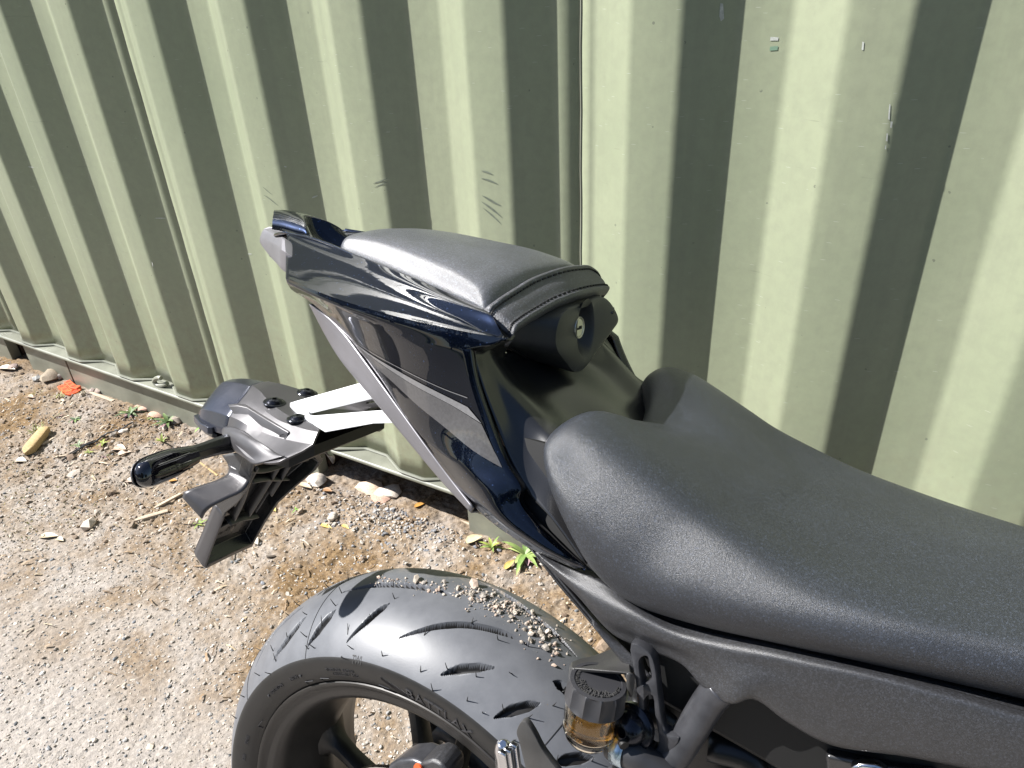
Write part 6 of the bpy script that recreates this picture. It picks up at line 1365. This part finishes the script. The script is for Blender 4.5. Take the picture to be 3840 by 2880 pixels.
stone((-2.325,1.053), 0.0125, (0.33, 0.27, 0.24), 'brown pebble against the rail right of the orange plastic'); stone((-2.295,1.051), 0.0125, (0.42, 0.33, 0.28), 'pinkish pebble beside the brown pebble at the rail'); stone((-2.756,1.014), 0.014, (0.40, 0.31, 0.27), 'round brown pebble near the pale bark strip'); stone((-1.881,1.047), 0.018, (0.26, 0.22, 0.18), 'brown stone beside the fan leaved weed'); stone((-2.059,1.055), 0.024, PK, 'flat reddish stone at the rail between the weeds', .35); stone((-1.986,1.052), 0.026, (0.50, 0.32, 0.24), 'flat red brick fragment right of the reddish stone', .35)
stone((-1.309,0.7611), .006, (0.16,0.17,0.19), 'x') if False else None
stone((-1.995,0.938), 0.0115, (0.62, 0.55, 0.48), 'small pale stone near the middle of the cable'); stone((-0.6962,0.9003), .01, WH, 'y') if False else None

# ------------------------------------------------------------------ trees across the yard, mirrored in the glossy panels
bark = simple('tree_bark', (0.09, 0.07, 0.05), 0.9, vary=0.4, vs=12)
def tree_crown(name, rx, rz, zc, n, seed, cols):
    r = np.random.default_rng(seed); lob = r.normal(0, 1, (22, 3)); lob /= np.linalg.norm(lob, axis=1)[:, None]; lob *= r.uniform(.25, .85, (22, 1)); lob *= np.array([rx, rx, rz]); lr = r.uniform(.28, .5, 22) * rx
    k = r.integers(0, 22, n); d = r.normal(0, 1, (n, 3)); d /= np.linalg.norm(d, axis=1)[:, None]; P = lob[k] + d * lr[k][:, None] * r.uniform(.55, 1.0, (n, 1)) ** .5 + np.array([0, 0, zc])
    s = r.uniform(.10, .22, n); u = r.normal(0, 1, (n, 3)); u /= np.linalg.norm(u, axis=1)[:, None]; v = np.cross(u, r.normal(0, 1, (n, 3))); v /= np.linalg.norm(v, axis=1)[:, None]
    V = np.stack([P - u * s[:, None], P + v * s[:, None] * .5, P + u * s[:, None], P - v * s[:, None] * .5], 1).reshape(-1, 3); F = np.arange(n * 4).reshape(-1, 4)
    C = np.repeat(np.array(cols)[r.integers(0, len(cols), n)] * r.uniform(.7, 1.25, (n, 1)), 4, 0)
    return V, F, C
def tree(x, y, h, rx, seed, lab, cols):
    root = empty('tree', (x, y, -0.02)); tag(root, lab, 'tree', 'trees across the yard')
    mb = MB(); mb.tube([(0, 0, 0), (.1, .05, h * .3), (-.05, .1, h * .6), (0, 0, h * .85)], [.28, .2, .13, .04], n=10, k=4, conv=lambda p: p)
    for q in range(6): a = q * 1.05; mb.tube([(0, 0, h * (.35 + .05 * q)), (math.cos(a) * rx * .35, math.sin(a) * rx * .35, h * (.5 + .05 * q)), (math.cos(a) * rx * .65, math.sin(a) * rx * .65, h * (.6 + .04 * q))], [.1, .06, .02], n=7, k=3, conv=lambda p: p)
    mb.build('trunk', bark, root); V, F, C = tree_crown('crown', rx, h * .36, h * .62, 7000, seed, cols); tri_mesh('crown', V, F, C, M['leaf'], False, root)
TG = [(0.05, 0.085, 0.025), (0.07, 0.11, 0.03), (0.04, 0.065, 0.022)]; TD = [(0.03, 0.055, 0.025), (0.045, 0.07, 0.03)]
tree(5.2, -8.5, 6.5, 2.3, 1, 'round green tree mirrored at the foot of the glossy panel', TG)
tree(1.5, -15.0, 8.0, 3.0, 2, 'broad tree farther across the yard', TG); tree(-3.5, -17.0, 7.0, 2.7, 3, 'darker tree at the far side of the yard', TD); tree(12, -14, 9.0, 3.4, 4, 'tallest tree at the right side of the yard', TD)
ADJ = ['low dark tree far off to the left of the yard', 'dense dark tree behind the round green tree', 'tall narrow tree beyond the left end of the yard', 'spreading green tree beside the tall narrow tree', 'rounded dark tree near the left corner of the yard', 'bushy green tree between the two dark trees', 'leaning green tree far behind the darker tree', 'small dark tree at the right end of the yard', 'wide green tree last in the row at the right']
for (x_, y_, h_, r_), lb in zip(((-9, -20, 8, 3.4), (6.5, -20, 9, 3.6), (-20, -12, 9, 3.0), (-17, -16, 7.5, 3.6), (-13, -19, 8, 3.4), (-5.5, -21, 7.5, 3.4), (-1, -22, 8.5, 3.6), (17, -10, 7, 3.2), (11, -19, 9, 4.0)), ADJ):
    tree(x_, y_, h_, r_, int(abs(x_ * 7 + y_)), lb, TD if 'dark' in lb else TG)
